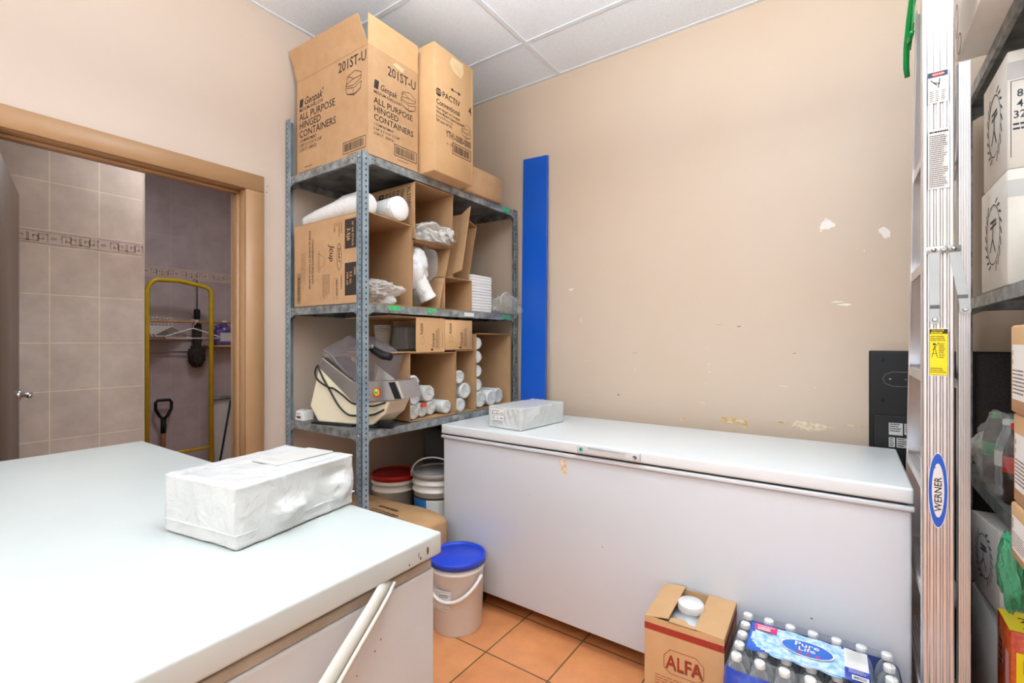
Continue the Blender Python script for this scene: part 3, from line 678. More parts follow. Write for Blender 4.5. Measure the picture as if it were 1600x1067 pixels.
q = thing('cardboard_box', 'tall narrow light brown carton printed with a striped round logo on the top shelf', 'box', (0.30, -0.888, 2.1665), R(0.5))
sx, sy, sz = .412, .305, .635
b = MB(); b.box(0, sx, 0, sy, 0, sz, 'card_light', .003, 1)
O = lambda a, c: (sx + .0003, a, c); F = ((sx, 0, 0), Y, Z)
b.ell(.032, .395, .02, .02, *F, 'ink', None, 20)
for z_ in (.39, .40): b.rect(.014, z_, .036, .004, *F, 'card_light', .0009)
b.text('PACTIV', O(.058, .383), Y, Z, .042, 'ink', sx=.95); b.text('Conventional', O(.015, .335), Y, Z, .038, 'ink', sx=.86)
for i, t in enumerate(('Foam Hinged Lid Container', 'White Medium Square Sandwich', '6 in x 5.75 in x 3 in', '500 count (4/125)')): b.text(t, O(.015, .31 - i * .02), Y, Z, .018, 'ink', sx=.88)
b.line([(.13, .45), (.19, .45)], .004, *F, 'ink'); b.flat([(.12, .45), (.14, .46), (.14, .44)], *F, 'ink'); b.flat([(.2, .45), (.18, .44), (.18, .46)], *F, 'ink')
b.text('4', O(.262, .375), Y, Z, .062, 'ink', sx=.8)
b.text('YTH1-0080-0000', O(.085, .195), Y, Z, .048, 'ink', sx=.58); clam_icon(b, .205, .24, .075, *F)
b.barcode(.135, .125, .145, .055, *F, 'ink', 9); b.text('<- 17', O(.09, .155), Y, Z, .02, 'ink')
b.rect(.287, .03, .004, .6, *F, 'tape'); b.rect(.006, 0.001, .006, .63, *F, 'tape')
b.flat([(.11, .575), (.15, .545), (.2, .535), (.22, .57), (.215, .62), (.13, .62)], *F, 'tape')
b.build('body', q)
q = thing('cardboard_box', 'small plain brown carton at the wall end of the top shelf', 'box', (0.30, -0.555, 2.1665))
b = MB(); b.box(0, .34, 0, .335, 0, .15, 'card', .002, 1); b.rect(.09, .0005, .05, .15, (.34, 0, 0), Y, Z, 'card_edge') if False else None
b.build('body', q); MB().box(.0, .3405, .16, .175, .1501, .1506, 'tape').build('tape', q)

# cartons lying on their side, open toward +X
def carton_x(nm, label, poly, x0, x1, group=None, mo='card', mi='card_inner', prt=None, tk=.004):
    """poly: (y,z) BL,BR,TR,TL seen from +X"""
    y0 = min(p[0] for p in poly); z0 = min(p[1] for p in poly)
    q = thing(nm, label, 'box', (x0, y0, z0 + .0006), 0, group)
    P = [(p[0] - y0, p[1] - z0) for p in poly]; b = MB(); Lx = x1 - x0
    for i in range(4):
        a, c = Vector(P[i]), Vector(P[(i + 1) % 4]); d = (c - a).normalized(); n = Vector((-d.y, d.x)) * tk
        vo = [(0, a.x, a.y), (Lx, a.x, a.y), (Lx, c.x, c.y), (0, c.x, c.y)]; vi = [(p[0], p[1] + n.x, p[2] + n.y) for p in vo]
        b.add(vo, [(0, 1, 2, 3)], mo); b.add(vi, [(3, 2, 1, 0)], mi)
        b.add(vo + vi, [(1, 5, 6, 2), (0, 3, 7, 4), (0, 4, 5, 1), (2, 6, 7, 3)], 'card_edge')
    b.add([(0.002, p[0], p[1]) for p in P], [(0, 1, 2, 3)], mi); b.add([(0.0, p[0], p[1]) for p in P], [(3, 2, 1, 0)], mo)
    if prt: prt(b, P, Lx)
    b.build('body', q); return q
DN, RT = -Z, X   # sideways print: text runs downwards, tops of letters toward +X
def jcup(b, P, L):
    o = lambda x, z: (x - .035, -.0003, z)
    A = ((-.035, 0, 0), X, Z)
    b.barcode(0, 0, .15, .03, (.06 - .035, -.0003, .17), DN, RT, 'ink', 2)
    b.text('POUR LE CHAUD ET POUR LE FROID', o(.165, .375), DN, RT, .019, 'ink', sx=.92); b.text('CONTENANTS ISOLANTS', o(.19, .33), DN, RT, .019, 'ink', sx=1.0)
    b.line([(.245, .175), (.245, .255), (.29, .235), (.29, .195)], .0015, *A, 'ink_soft', True); b.line([(.24, .165), (.255, .165), (.255, .265), (.24, .265)], .0015, *A, 'ink_soft', True)
    b.text('Jcup', o(.335, .285), DN, RT, .05, 'ink', sx=.92, it=.2); b.text('DART', o(.402, .265), DN, RT, .022, 'ink', sx=1.2); b.ell(.409, .225, .017, .062, *A, 'ink', .0025, 24)
    b.rect(.452, .255, .112, .135, *A, 'ink'); b.rect(.452, .04, .112, .15, *A, 'ink')
    b.text('3.5J6', o(.47, .35), DN, RT, .032, 'card_light', sx=.95, eps=.0012); b.text('N° DE STOCK', o(.505, .375), DN, RT, .018, 'card_light', eps=.0012)
    b.text('3.5 oz.', o(.49, .15), DN, RT, .022, 'card_light', eps=.0012); b.text('104 ml', o(.465, .15), DN, RT, .022, 'card_light', eps=.0012); b.text('1000', o(.52, .17), DN, RT, .02, 'card_light', eps=.0012)
    for i, t in enumerate(('FLUTED', 'LID', 'COUVERCLE', 'CANNELE')): b.text(t, o(.37 + i * .018, .385), DN, RT, .012, 'ink_soft')
    b.lines_of_print(0, 0, .2, 4, .011, (.13 - .035, -.0003, .27), DN, RT, 'ink_soft', 7, .2); b.lines_of_print(0, 0, .12, 6, .01, (.33 - .035, -.0003, .15), DN, RT, 'ink_soft', 8, .3)
    b.text('INSULATED', o(.385, .12), DN, RT, .015, 'ink'); b.text('CONTENTS', o(.42, .14), DN, RT, .013, 'ink'); b.line([(.365, .03), (.40, .03), (.40, .125), (.365, .125)], .0012, *A, 'ink_soft', True)
carton_x('cardboard_box', 'big carton lying open on the middle shelf, its sideways print with two black squares', [(-1.222, 1.496), (-.935, 1.496), (-.94, 1.895), (-1.222, 1.91)], .058, .614, prt=jcup)
def xl(b, P, L):
    o = lambda x, z: (x, -.0003, z)
    b.text('XL250PC', o(L - .052, .27), DN, RT, .036, 'ink', sx=.8); b.text('Clear', o(L - .098, .262), DN, RT, .03, 'ink', sx=.8); b.text('Portion', o(L - .13, .262), DN, RT, .03, 'ink', sx=.8)
    b.text('Lids', o(L - .16, .262), DN, RT, .03, 'ink', sx=.8); b.text('QTY 2500', o(L - .19, .262), DN, RT, .024, 'ink', sx=.8); b.text('Made', o(L - .215, .26), DN, RT, .02, 'ink', sx=.8)
    b.line([(L - .3, .277), (L - .03, .277)], .002, (0, 0, 0), X, Z, 'ink'); b.rect(L - .27, .215, .038, .045, (0, 0, 0), X, Z, 'ink'); b.text('F', o(L - .264, .255), DN, RT, .034, 'card', eps=.0012)
    b.lines_of_print(0, 0, .09, 2, .006, (L - .045, -.0003, .12), DN, RT, 'ink_soft', 3)
carton_x('cardboard_box', 'open carton directly under the top shelf, bulging with a clear bag of lids', [(-.918, 1.834), (-.64, 1.834), (-.635, 2.122), (-.918, 2.122)], .06, .612, prt=xl)
carton_x('cardboard_box', 'slanting open carton of white foam cups, below the carton of bagged lids', [(-.93, 1.496), (-.735, 1.496), (-.645, 1.832), (-.925, 1.832)], .07, .605)
carton_x('cardboard_box', 'small brown carton open on the middle shelf beside the white foam trays', [(-.70, 1.496), (-.475, 1.496), (-.475, 1.672), (-.70, 1.672)], .2, .61)
q = carton_x('cardboard_box', 'narrow leaning open carton standing tilted on the small carton', [(-.61, 1.676), (-.475, 1.674), (-.40, 2.0), (-.53, 2.045)], .25, .585)
MB().panel((.33, .012, .33), (.33, .07, .0), (.42, .085, .36), (.42, .085, .37), .004, 'card').build('flap', q) if False else MB().panel((.335, .0, .02), (.335, .078, .368), (.42, .055, .395), (.42, -.02, .035), .004, 'card').build('flap', q)
# lower shelf
carton_x('cardboard_box', 'wide open carton on the lower shelf holding seven cup sleeves', [(-.94, .924), (-.605, .924), (-.605, 1.265), (-.94, 1.268)], .14, .6)
carton_x('cardboard_box', 'narrow open carton on the lower shelf between the two larger sleeve cartons', [(-.60, .924), (-.43, .924), (-.43, 1.275), (-.60, 1.275)], .14, .6)
carton_x('cardboard_box', 'tall open carton at the wall end of the lower shelf with stacked round sleeves', [(-.425, .924), (-.075, .924), (-.075, 1.372), (-.425, 1.372)], .14, .6)
def small_genpak(b, sy, L, face_x):
    o = lambda y, z: (face_x, y, z)
    U = -Y; 
    b.text('PLE500', (face_x, sy * .22, .09), Z, -Y, .024, 'ink', sx=.8) ; b.ell(sy * .2, .06, .012, .02, (face_x, 0, 0), Y, Z, 'ink_soft', .0012, 18)
    b.text('Genpak', (face_x, sy * .62, .02), Z, -Y, .026, 'ink', sx=.95, it=.2); b.flat([(sy * .5, .008), (sy * .58, .008), (sy * .58, .018), (sy * .5, .018)], (face_x, 0, 0), Y, Z, 'ink')
    b.lines_of_print(0, 0, .11, 5, .006, (face_x, sy * .68, .018), Z, -Y, 'ink_soft', 5)
    b.lines_of_print(0, 0, .09, 1, .006, (face_x, sy * .93, .02), Z, -Y, 'ink_soft', 6)
q = thing('cardboard_box', 'low printed carton with flaps open at its left end, lying on the sleeve carton', 'box', (.2, -.90, 1.27), 0, None)
b = MB(); sy, Lx, hz, t = .205, .405, .178, .004
b.box(0, Lx, 0, sy, 0, t, 'card_light'); b.box(0, Lx, 0, sy, hz - t, hz, 'card_light'); b.box(Lx - t, Lx, 0, sy, t, hz - t, 'card_light'); b.box(0, t, 0, sy, t, hz - t, 'card_inner'); b.box(t, Lx - t, sy - t, sy, t, hz - t, 'card_inner')
small_genpak(b, sy, Lx, Lx); b.build('body', q)
MB().panel((0, -.15, .0), (Lx, -.15, .0), (Lx, 0, .0), (0, 0, .0), -.004, 'card').build('flap', q)
MB().panel((Lx - .002, 0, .004), (Lx - .09, -.10, .004), (Lx - .09, -.10, hz - .004), (Lx - .002, 0, hz - .004), .003, 'card').build('flap', q) if False else None
MB().panel((-.0, -.12, hz + .0), (Lx - .02, -.16, hz + .004), (Lx, 0, hz), (0, 0, hz), .004, 'card').build('flap', q)
q = thing('cardboard_box', 'low closed printed carton on the narrow sleeve carton', 'box', (.2, -.690, 1.2785), 0)
b = MB(); b.box(0, .405, 0, .225, 0, .165, 'card_light', .002, 1); small_genpak(b, .225, .405, .4052); b.build('body', q); MB().box(0, .4052, .11, .118, .1651, .1656, 'tape').build('tape', q)
q = thing('clear_tub', 'stack of clear plastic tubs inside the flapped printed carton', 'container', (.32, -.86, 1.276))
b = MB()
for k in range(4): b.lathe([(.03, .0), (.045, .1), (.05, .1), (.046, .102), (.032, .004)], 'clear_film_dense', (0.02, -.03, .005 + k * .01), Z, 24)
b.box(-.08, .16, .01, .12, 0.003, .13, 'tub_smoky', .012, 2); b.build('tub', q)

# ------------------------------------------------------------------ cup sleeves (lying along X)
def sleeve_mesh(r, L):
    b = MB(); prof = [(.0005, 0)]; prof += [(r * .8, .0), (r, .006)]; n = int(L / .012)
    for i in range(1, n): x_ = .006 + (L - .012) * i / n; prof += [(r * (1.0 if i % 2 else .955), x_)]
    prof += [(r, L - .006), (r * .86, L), (r * .8, L - .004), (.0005, L - .005)]
    b.lathe(prof, 'foam', (0, 0, 0), X, 28, True, 1.0, False)
    return b
proto_s = None
def sleeve(x0, y, z, r, L, label, grp, crumple=True, seed=1):
    q = thing('cup_sleeve', label, 'cup sleeve', (x0, y, z), 0, grp)
    sleeve_mesh(r * .95, L).build('foam_cups', q)
    bm = MB(); bm.lathe([(r * .15, -.008), (r * .9, -.004), (r, .01), (r * .985, L * .5), (r, L - .004), (r * .9, L + .003), (r * .3, L + .006)], 'clear_film', (0, 0, 0), X, 24)
    if crumple: bm.blob((L + .012, 0, r * .2), (.012, r * .45, r * .4), 'clear_film', .6, 3, seed, 2)
    bm.build('plastic_sleeve', q); return q
G = 'cup sleeves in the lower shelf cartons'
for i, (y, z, r, t) in enumerate(((-.893, .9665, .037, 'cup sleeve at bottom left of the wide lower carton'), (-.812, .9665, .037, 'cup sleeve with a red tag in the wide lower carton'),
                                  (-.731, .9665, .037, 'cup sleeve third along the bottom of the wide lower carton'), (-.65, .9685, .038, 'cup sleeve at bottom right of the wide lower carton'),
                                  (-.866, 1.037, .0385, 'cup sleeve second from the bottom at the left of the wide lower carton'), (-.745, 1.047, .044, 'thickest cup sleeve, resting on top of the heap in the wide carton'),
                                  (-.894, 1.116, .04, 'topmost cup sleeve against the left side of the wide lower carton'))):
    q = sleeve(.18, y, z, r, .40 - .02 * (i % 3), t, G, seed=i)
    if i == 1: note(MB().box(.38, .402, -.02, .012, .02, .038, 'sticker_red', .003, 1).build('tag', q), 'red printed tag')
for y, z, r, t in ((-.545, .966, .04, 'cup sleeve on the floor of the narrow lower carton'), (-.505, 1.045, .046, 'fat cup sleeve in the middle of the narrow lower carton'), (-.553, 1.125, .038, 'highest cup sleeve in the narrow lower carton')):
    sleeve(.18, y, z, r, .41, t, G, seed=int(r * 1000))
for k, t in enumerate(('lowest', 'second lowest', 'second highest', 'highest')):
    sleeve(.2, -.382, 1.068 + k * .082, .037, .38, t + ' of the four round sleeves stacked in the tall wall carton', G, False)
sleeve(.2, -.37, .98, .05, .39, 'fat sleeve lying under the four stacked sleeves in the tall carton', G)
sleeve(.2, -.26, .98, .05, .39, 'fat sleeve in the middle of the tall carton floor', G); sleeve(.2, -.15, .98, .05, .36, 'fat sleeve at the wall side of the tall carton floor', G)

# sleeves of lids lying on the Jcup carton
G = 'lid sleeves on the sideways-printed carton'
def long_sleeve(pts, rad, label, seed):
    q = thing('lid_sleeve', label, 'lid sleeve', pts[0], 0, G); o = Vector(pts[0]); b = MB()
    P = [Vector(p) - o for p in pts]; QQ = []; RR = []
    for i in range(len(P) - 1):
        for k in range(6):
            t = k / 6; QQ.append(P[i].lerp(P[i + 1], t)); RR.append((rad[i] * (1 - t) + rad[i + 1] * t) * (1 + .06 * noise.noise(Vector((i * 3 + k, seed, 0)))))
    QQ.append(P[-1]); RR.append(rad[-1]); b.tube(QQ, RR, 'poly_white', 20); b.build('bag', q)
    c = P[-1]; d = (P[-1] - P[-2]).normalized(); e = MB(); e.lathe([(rad[-1] * .99, -.012), (rad[-1] * 1.01, -.002), (rad[-1] * .99, .004), (rad[-1] * .9, .008), (rad[-1] * .84, .012), (rad[-1] * .5, .016), (.001, .017)], 'foam', c, d, 28, True, 1.0, False); e.build('lid_end', q)
    return q
long_sleeve([(.085, -1.17, 1.94), (.2, -1.17, 1.948), (.35, -1.16, 1.962), (.45, -1.155, 1.966), (.55, -1.15, 1.965)], [.03, .040, .048, .053, .050], 'bulging white bagged lid sleeve nearest the front edge on the carton with sideways print', 1)
long_sleeve([(.09, -1.02, 1.957), (.25, -1.02, 1.962), (.45, -1.015, 1.965), (.605, -1.01, 1.966)], [.04, .05, .055, .058], 'white bagged lid sleeve with its round end showing, on the carton with sideways print', 2)
long_sleeve([(.075, -1.09, 1.995), (.18, -1.09, 2.01), (.3, -1.09, 2.032), (.4, -1.088, 2.036)], [.02, .026, .03, .028], 'thin white bagged lid sleeve lying across the top of the other two', 3)

# crumpled clear bags
def bag(label, c, rad, m='clear_film_dense', seed=1, amp=.5, freq=2.4, fb=None, extra=None, nm='plastic_bag', sub=5):
    q = thing(nm, label, 'plastic bag', (c[0], c[1], (fb if fb is not None else c[2] - rad[2]))); b = MB()
    b.blob((0, 0, rad[2] if fb is None else c[2] - fb), rad, m, amp, freq, seed, sub, 0.0008 if fb is not None else None, ridge=True)
    b.build('film', q)
    if extra: extra(q)
    return q
bag('crumpled clear bag at the mouth of the carton with sideways print', (.50, -1.05, 1.56), (.09, .09, .055), seed=3, fb=1.5025)
def lids_in(q):
    for i in range(5): MB().lathe([(.035, 0), (.038, .004), (.03, .008), (.001, .008)], 'foam', (-.02 + .02 * i, -.05 + .035 * i, .03 + .006 * i), (Vector((1, .2 * i - .3, .4))), 20).build('lid', q)
bag('crumpled clear bag of lids bulging out of the carton under the top shelf', (.56, -.76, 1.885), (.085, .125, .05), seed=5, fb=1.8395, extra=lids_in, amp=.5)
# big white bag and leaning cup stack
q = thing('foam_cup_bag', 'white plastic bag of foam cups with a stack leaning out of the slanting carton', 'foam cups', (.5, -.84, 1.5015))
MB().blob((-.0, -.0, .215), (.095, .078, .115), 'poly_white', .22, 2.0, 7, 4).build('bag', q)
b = MB(); d = Vector((.15, .42, -.82)).normalized(); b.lathe([(.03, 0), (.038, .01)] + [(.0385 + .0012 * (i % 2), .02 + i * .01) for i in range(18)] + [(.043, .205), (.043, .215), (.037, .216), (.03, .19), (.001, .19)], 'foam', Vector((.035, -.035, .235)), d, 28)
b.build('cup_stack', q)
b = MB(); b.blob((.03, .075, .24), (.06, .055, .085), 'clear_film', .5, 2.5, 9, 3, ridge=True); b.blob((.02, -.02, .05), (.08, .07, .05), 'clear_film', .5, 2.5, 11, 3, .001, ridge=True); b.build('clear_bag', q)

# foam clamshell trays stack
proto = None; TN = 13
names = ['bottom tray'] + ['tray %s from the bottom' % s for s in ('second', 'third', 'fourth', 'fifth', 'sixth', 'seventh', 'eighth', 'ninth', 'tenth', 'eleventh', 'twelfth')] + ['topmost tray']
for i in range(TN):
    lab = 'white square foam container, %s of the stack on the middle shelf' % names[i]; loc = (.47, -.345 + .001 * (i % 3), 1.4975 + i * .0168)
    if proto is None:
        proto = thing('foam_container', lab, 'container', loc, 0, 'foam containers stacked on the middle shelf')
        rr_ = lambda hx, hy, r_: [(cx0 + r_ * math.cos(R(a0 + 15 * k)), cy0 + r_ * math.sin(R(a0 + 15 * k))) for cx0, cy0, a0 in ((hx - r_, hy - r_, 0), (r_ - hx, hy - r_, 90), (r_ - hx, r_ - hy, 180), (hx - r_, r_ - hy, 270)) for k in range(7)]
        b = MB(); N_ = 28; rings = [(.110, .103, 0), (.1145, .1075, .003), (.115, .108, .0125), (.113, .106, .0166), (.09, .083, .0166)]
        vs = [(p[0], p[1], z) for hx, hy, z in rings for p in rr_(hx, hy, .03)]
        b.add(vs, [(j * N_ + i, j * N_ + (i + 1) % N_, (j + 1) * N_ + (i + 1) % N_, (j + 1) * N_ + i) for j in range(4) for i in range(N_)], 'foam', True); b.add(vs, [tuple(range(N_))[::-1], tuple(range(4 * N_, 5 * N_))], 'foam'); b.build('tray', proto)
    else: dup(proto, loc, R(.6 * ((i * 7) % 5 - 2)), lab)
def loops(q):
    b = MB(); 
    for k in range(3): b.tube([(.02 * k, .05 * math.cos(a) - .02 * k, .07 + .06 * math.sin(a)) for a in [j * math.pi / 10 for j in range(-2, 12)]], .0012, 'clear_film_dense', 5)
    b.build('crease', q)
bag('crumpled clear plastic bag hanging over the wall end of the middle shelf', (.60, -.14, 1.55), (.07, .085, .065), 'clear_film', 13, .55, 2.4, 1.499, loops)

# ------------------------------------------------------------------ cream appliance (seen from its side)
q = thing('ice_shaver', 'cream countertop food machine with smoky hopper cover on the lower shelf', 'machine', (.30, -1.215, .9248), R(14))
Yn, Yf = 0.0, .17
b = MB(); b.prism([(-.088, .085), (-.036, .010), (.123, .010), (.281, .012), (.348, .066), (.38, .13), (.268, .135), (.172, .197), (.0, .305), (-.028, .29)], Yn, Yf, 1, 'cream'); o = recalc(b.build('housing', q)); bevel(o, .009, 3)
b = MB(); b.prism([(-.03, .278), (.176, .115), (.27, .12), (.30, .21), (.176, .213), (.03, .30), (-.006, .325)], Yn - .004, Yf + .004, 1, 'steel'); bevel(recalc(b.build('hopper_slope', q)), .003, 2)
b = MB(); b.prism([(.24, .118), (.387, .132), (.46, .143), (.425, .224), (.24, .217)], Yn - .008, Yf - .02, 1, 'steel'); o = recalc(b.build('chute', q)); bevel(o, .003, 2)
b = MB(); b.flat([(.412, .141), (.447, .145), (.412, .219), (.377, .215)], (0, Yn - .0082, 0), X, Z, 'black_plastic'); b.build('spout', q)
b = MB(); b.ell(.315, .167, .0225, .0225, (0, Yn - .0085, 0), X, Z, 'sticker_red', None, 28); b.ell(.313, .169, .0165, .0165, (0, Yn - .0089, 0), X, Z, 'label_yellow', None, 24); b.rect(.304, .162, .018, .016, (0, Yn - .0098, 0), X, Z, 'green_tape'); b.rect(.308, .17, .009, .012, (0, Yn - .0100, 0), X, Z, 'label_white')
note(b.build('sticker', q), 'round red sticker')
b = MB(); top = [(.008, .365), (.151, .428), (.268, .39), (.335, .335), (.30, .222)]; bot = [(.179, .214), (.081, .303)]
PP = [(.008, .365), (.0, .34), (.04, .315), (.081, .29), (.179, .214), (.30, .222), (.335, .335), (.268, .375), (.151, .428)]
n_ = len(PP)
for yy, st in ((Yn - .006, 1), (Yf + .004, -1)): b.add([(p[0], yy, p[1]) for p in PP], [tuple(range(n_))[::st]], 'smoky_clear')
for i in (5, 6, 7, 8, 0):
    a_, c_ = PP[i], PP[(i + 1) % n_]; b.add([(a_[0], Yn - .006, a_[1]), (c_[0], Yn - .006, c_[1]), (c_[0], Yf + .004, c_[1]), (a_[0], Yf + .004, a_[1])], [(0, 1, 2, 3)], 'smoky_clear')
b.tube([(.0, Yn - .007, .355), (.045, Yn - .008, .345), (.085, Yn - .008, .30), (.13, Yn - .008, .262), (.185, Yn - .008, .222)], .004, 'smoky_clear', 8)
b.add([(.30, Yn - .003, .30), (.322, Yn - .003, .287), (.412, Yn - .003, .228), (.295, Yn - .003, .22)], [(0, 1, 2, 3)], 'steel'); b.build('hopper_cover', q)
b = MB(); b.tube([(.20, Yn + .0, .405), (.27, Yn - .012, .378), (.32, Yn - .02, .355), (.36, Yn - .024, .338), (.40, Yn - .024, .332)], [.010, .013, .018, .019, .018], 'black_plastic', 14); b.box(.285, .315, Yn - .04, Yn - .03, .368, .386, 'steel', .002, 1); b.build('handle', q)
b = MB(); K = lambda L_: [(p[0], Yn - .008, p[1]) for p in L_]
b.tube(smooth(K([(-.032, .286), (-.047, .248), (-.028, .213), (.03, .183), (.066, .176), (.116, .149), (.176, .112)]) + [(.234, Yn - .013, .109), (.295, Yn - .013, .104), (.36, Yn - .008, .124)]), .0042, 'black_rubber', 8)
b.tube(smooth(K([(-.032, .286), (.001, .226), (.045, .164), (.095, .097), (.144, .06), (.186, .054), (.281, .062), (.321, .075)]) + [(.35, Yn - .002, .09)]), .0042, 'black_rubber', 8); b.build('power_cord', q)
b = MB(); b.box(-.073, .176, -.008, .03, 0, .0095, 'black_rubber', .003, 1); b.box(-.05, .27, Yf - .05, Yf, 0, .0095, 'black_rubber', .003, 1); b.box(.24, .30, .0, .06, 0, .0115, 'black_rubber', .003, 1); b.build('foot', q)
MB().box(.305, .375, .01, .045, .0, .034, 'black_plastic', .005, 2).build('switch_box', q)
q = thing('label_printer', 'tiny white device with a display at the wall end of the lower shelf', 'device', (.065, -1.225, .9248), R(0))
b = MB(); b.prism([(0, 0), (.075, 0), (.066, .05), (.012, .05)], 0, .06, 1, 'label_white'); bevel(recalc(b.build('case', q)), .004, 2)
b = MB(); b.rect(.018, .012, .036, .012, (0, -.0003, 0), X, Z, 'ink_soft', .0008); b.lines_of_print(.02, .034, .036, 1, .008, (0, -.0006, 0), X, Z, 'ink_soft', 3); b.box(.025, .055, .01, .03, .05, .056, 'label_grey', .002, 1); b.build('display', q)

# ================================================================== FLOOR-LEVEL THINGS
def bucket(nm, label, loc, r, h, body, lidm, ribs=True, handle=None, rz=0, taper=.88):
    q = thing(nm, label, 'bucket', loc, rz)
    prof = [(r * taper * .97, 0), (r * taper, .006)]; hr = h * .74
    if ribs: prof += [(r * .955, hr), (r * 1.02, hr + .002), (r * 1.02, hr + .01), (r * .965, hr + .014), (r * .97, hr + .04), (r * 1.03, hr + .042), (r * 1.03, hr + .052), (r * .975, hr + .056)]
    else: prof += [(r * .96, h * .82), (r * .99, h * .83), (r * .99, h * .86), (r * .965, h * .865)]
    prof += [(r * .98, h - .02)]
    MB().lathe(prof, body, (0, 0, 0), Z, 56).build('pail', q)
    MB().lathe([(r * .985, h - .028), (r * 1.04, h - .028), (r * 1.05, h - .004), (r * 1.03, h), (r * .95, h), (r * .93, h - .008), (r * .90, h - .009), (r * .88, h - .006), (.001, h - .006)], lidm, (0, 0, 0), Z, 56).build('lid', q)
    if handle:
        b = MB(); b.tube(handle, .0045 if ribs else .0065, 'bucket_white', 8); b.build('handle', q)
    return q
q = bucket('bucket', 'white bucket with a blue lid on the tiles beside the long freezer', (.868, -.888, 0), .128, .33, 'bucket_white', 'lid_blue', False, taper=.9)
b = MB(); r_ = .137
b.tube([(r_ * math.cos(a), r_ * math.sin(a) - .001, .262 - .095 * math.sin((a - R(-145)) / R(150) * math.pi) ) for a in [R(-145) + R(150) * i / 16 for i in range(17)]], .0078, 'bucket_white', 10); b.build('handle', q)
b = MB(); n = 8; a0, a1 = R(-110), R(-62)
for i in range(n):
    A, B = a0 + (a1 - a0) * i / n, a0 + (a1 - a0) * (i + 1) / n; rr = .1235
    b.add([(rr * math.cos(A), rr * math.sin(A), .12), (rr * math.cos(B), rr * math.sin(B), .12), (rr * math.cos(B), rr * math.sin(B), .21), (rr * math.cos(A), rr * math.sin(A), .21)], [(0, 1, 2, 3)], 'label_white', True)
mid = R(-70); rt = Vector((-math.sin(mid), math.cos(mid), 0)); O = Vector((.1245 * math.cos(mid), .1245 * math.sin(mid), .15))
b.text('EN', O - rt * .016, rt, Z, .018, 'ink', eps=.001); b.line([(-.05, -.02), (.014, -.02), (.014, .055), (-.05, .055)], .001, O, rt, Z, 'ink_soft', True, .0012); b.lines_of_print(-.04, .04, .05, 2, .008, O, rt, Z, 'ink_soft', 2)
b.build('label', q)
bucket('bucket', 'white bucket with a red lid on the bottom left shelf', (.19, -.68, .201), .128, .36, 'bucket_cream', 'lid_red', True)
hd = [(.146 * math.cos(a), -.02 - .04 * math.sin(a), .36 + .12 * math.sin(a)) for a in [math.pi * i / 14 for i in range(15)]]
q = bucket('bucket', 'white bucket with a grey lid and blue label on the bottom left shelf', (.462, -.605, .201), .135, .40, 'bucket_white', 'lid_grey', True, hd, R(25))
b = MB(); n = 14; a0, a1 = R(-125 - 25), R(-20 - 25)
for i in range(n):
    A, B = a0 + (a1 - a0) * i / n, a0 + (a1 - a0) * (i + 1) / n
    m_ = 'label_sky' if i < 7 else 'label_white'
    for z0, z1, mm in ((.15, .262, m_), (.262, .272, 'ink')):
        q0, q1 = .1240 + (z0 - .1) * .042, .1240 + (z1 - .1) * .042
        b.add([(q0 * math.cos(A), q0 * math.sin(A), z0), (q0 * math.cos(B), q0 * math.sin(B), z0), (q1 * math.cos(B), q1 * math.sin(B), z1), (q1 * math.cos(A), q1 * math.sin(A), z1)], [(0, 1, 2, 3)], mm, True)
b.build('label', q)
# crate and tubs behind
q = thing('plastic_crate', 'dark grey ribbed plastic crate behind the grey-lidded bucket', 'crate', (.02, -.36, .201))
b = MB(); b.box(0, .38, .08, .3, 0, .36, 'crate_grey', .01, 2)
for k in range(6): b.box(-.003, .383, .077, .303, .04 + k * .055, .055 + k * .055, 'crate_grey', .002, 1)
b.build('body', q)
q = thing('storage_tub', 'smoky clear plastic tub on top of the dark crate', 'tub', (.03, -.28, .5635))
b = MB(); b.prism([(.02, 0), (.33, 0), (.35, .16), (0, .16)], 0, .18, 1, 'tub_smoky'); recalc(b.build('body', q)); MB().box(-.01, .36, -.01, .19, .161, .18, 'tub_smoky', .006, 2).build('rim', q)
# kraft sack
q = thing('paper_sack', 'brown kraft paper sack lying along the bottom left shelf', 'sack', (.395, -.93, .201))
bm = bmesh.new(); bmesh.ops.create_cube(bm, size=1); bmesh.ops.subdivide_edges(bm, edges=bm.edges[:], cuts=17, use_grid_fill=True)
for v in bm.verts:
    p = v.co; ex = 1 - (abs(p.x) * 2) ** 6 * .18; ey = 1 - (abs(p.y) * 2) ** 3 * .25
    v.co = Vector((p.x * .71 * (1 - (abs(p.y) * 2) ** 4 * .08), p.y * .32 * ex, (p.z) * .265 * ex * ey + .133 + .012 * noise.noise(p * 5)))
    v.co.z = max(v.co.z, .001)
MB().addbm(bm, 'kraft', True).build('paper', q)
b = MB(); b.lines_of_print(-.02, -.02, .15, 1, .04, (0, 0, .268), X, Y, 'ink_soft', 6); b.lines_of_print(-.02, -.06, .25, 2, .02, (0, 0, .268), X, Y, 'ink_soft', 4); b.build('printing', q)
# blue board
q = MB(); q.prism([(-.006, 0), (-.024, 0), (-.024, 2.49), (-.006, 2.49)], .0, .18, 0, 'blue_paint') if False else None
b = MB(); b.add([(.678, -.10, 0), (.858, -.10, 0), (.842, -.022, 2.487), (.662, -.022, 2.495), (.678, -.082, 0), (.858, -.082, 0), (.842, -.004, 2.487), (.662, -.004, 2.495)],
                [(0, 1, 2, 3), (7, 6, 5, 4), (0, 4, 5, 1), (1, 5, 6, 2), (2, 6, 7, 3), (3, 7, 4, 0)], 'blue_paint')
o = b.build('blue_board'); tag(o, 'tall narrow bright blue board leaning on the back wall beside the shelving', 'board'); bevel(o, .002, 1)

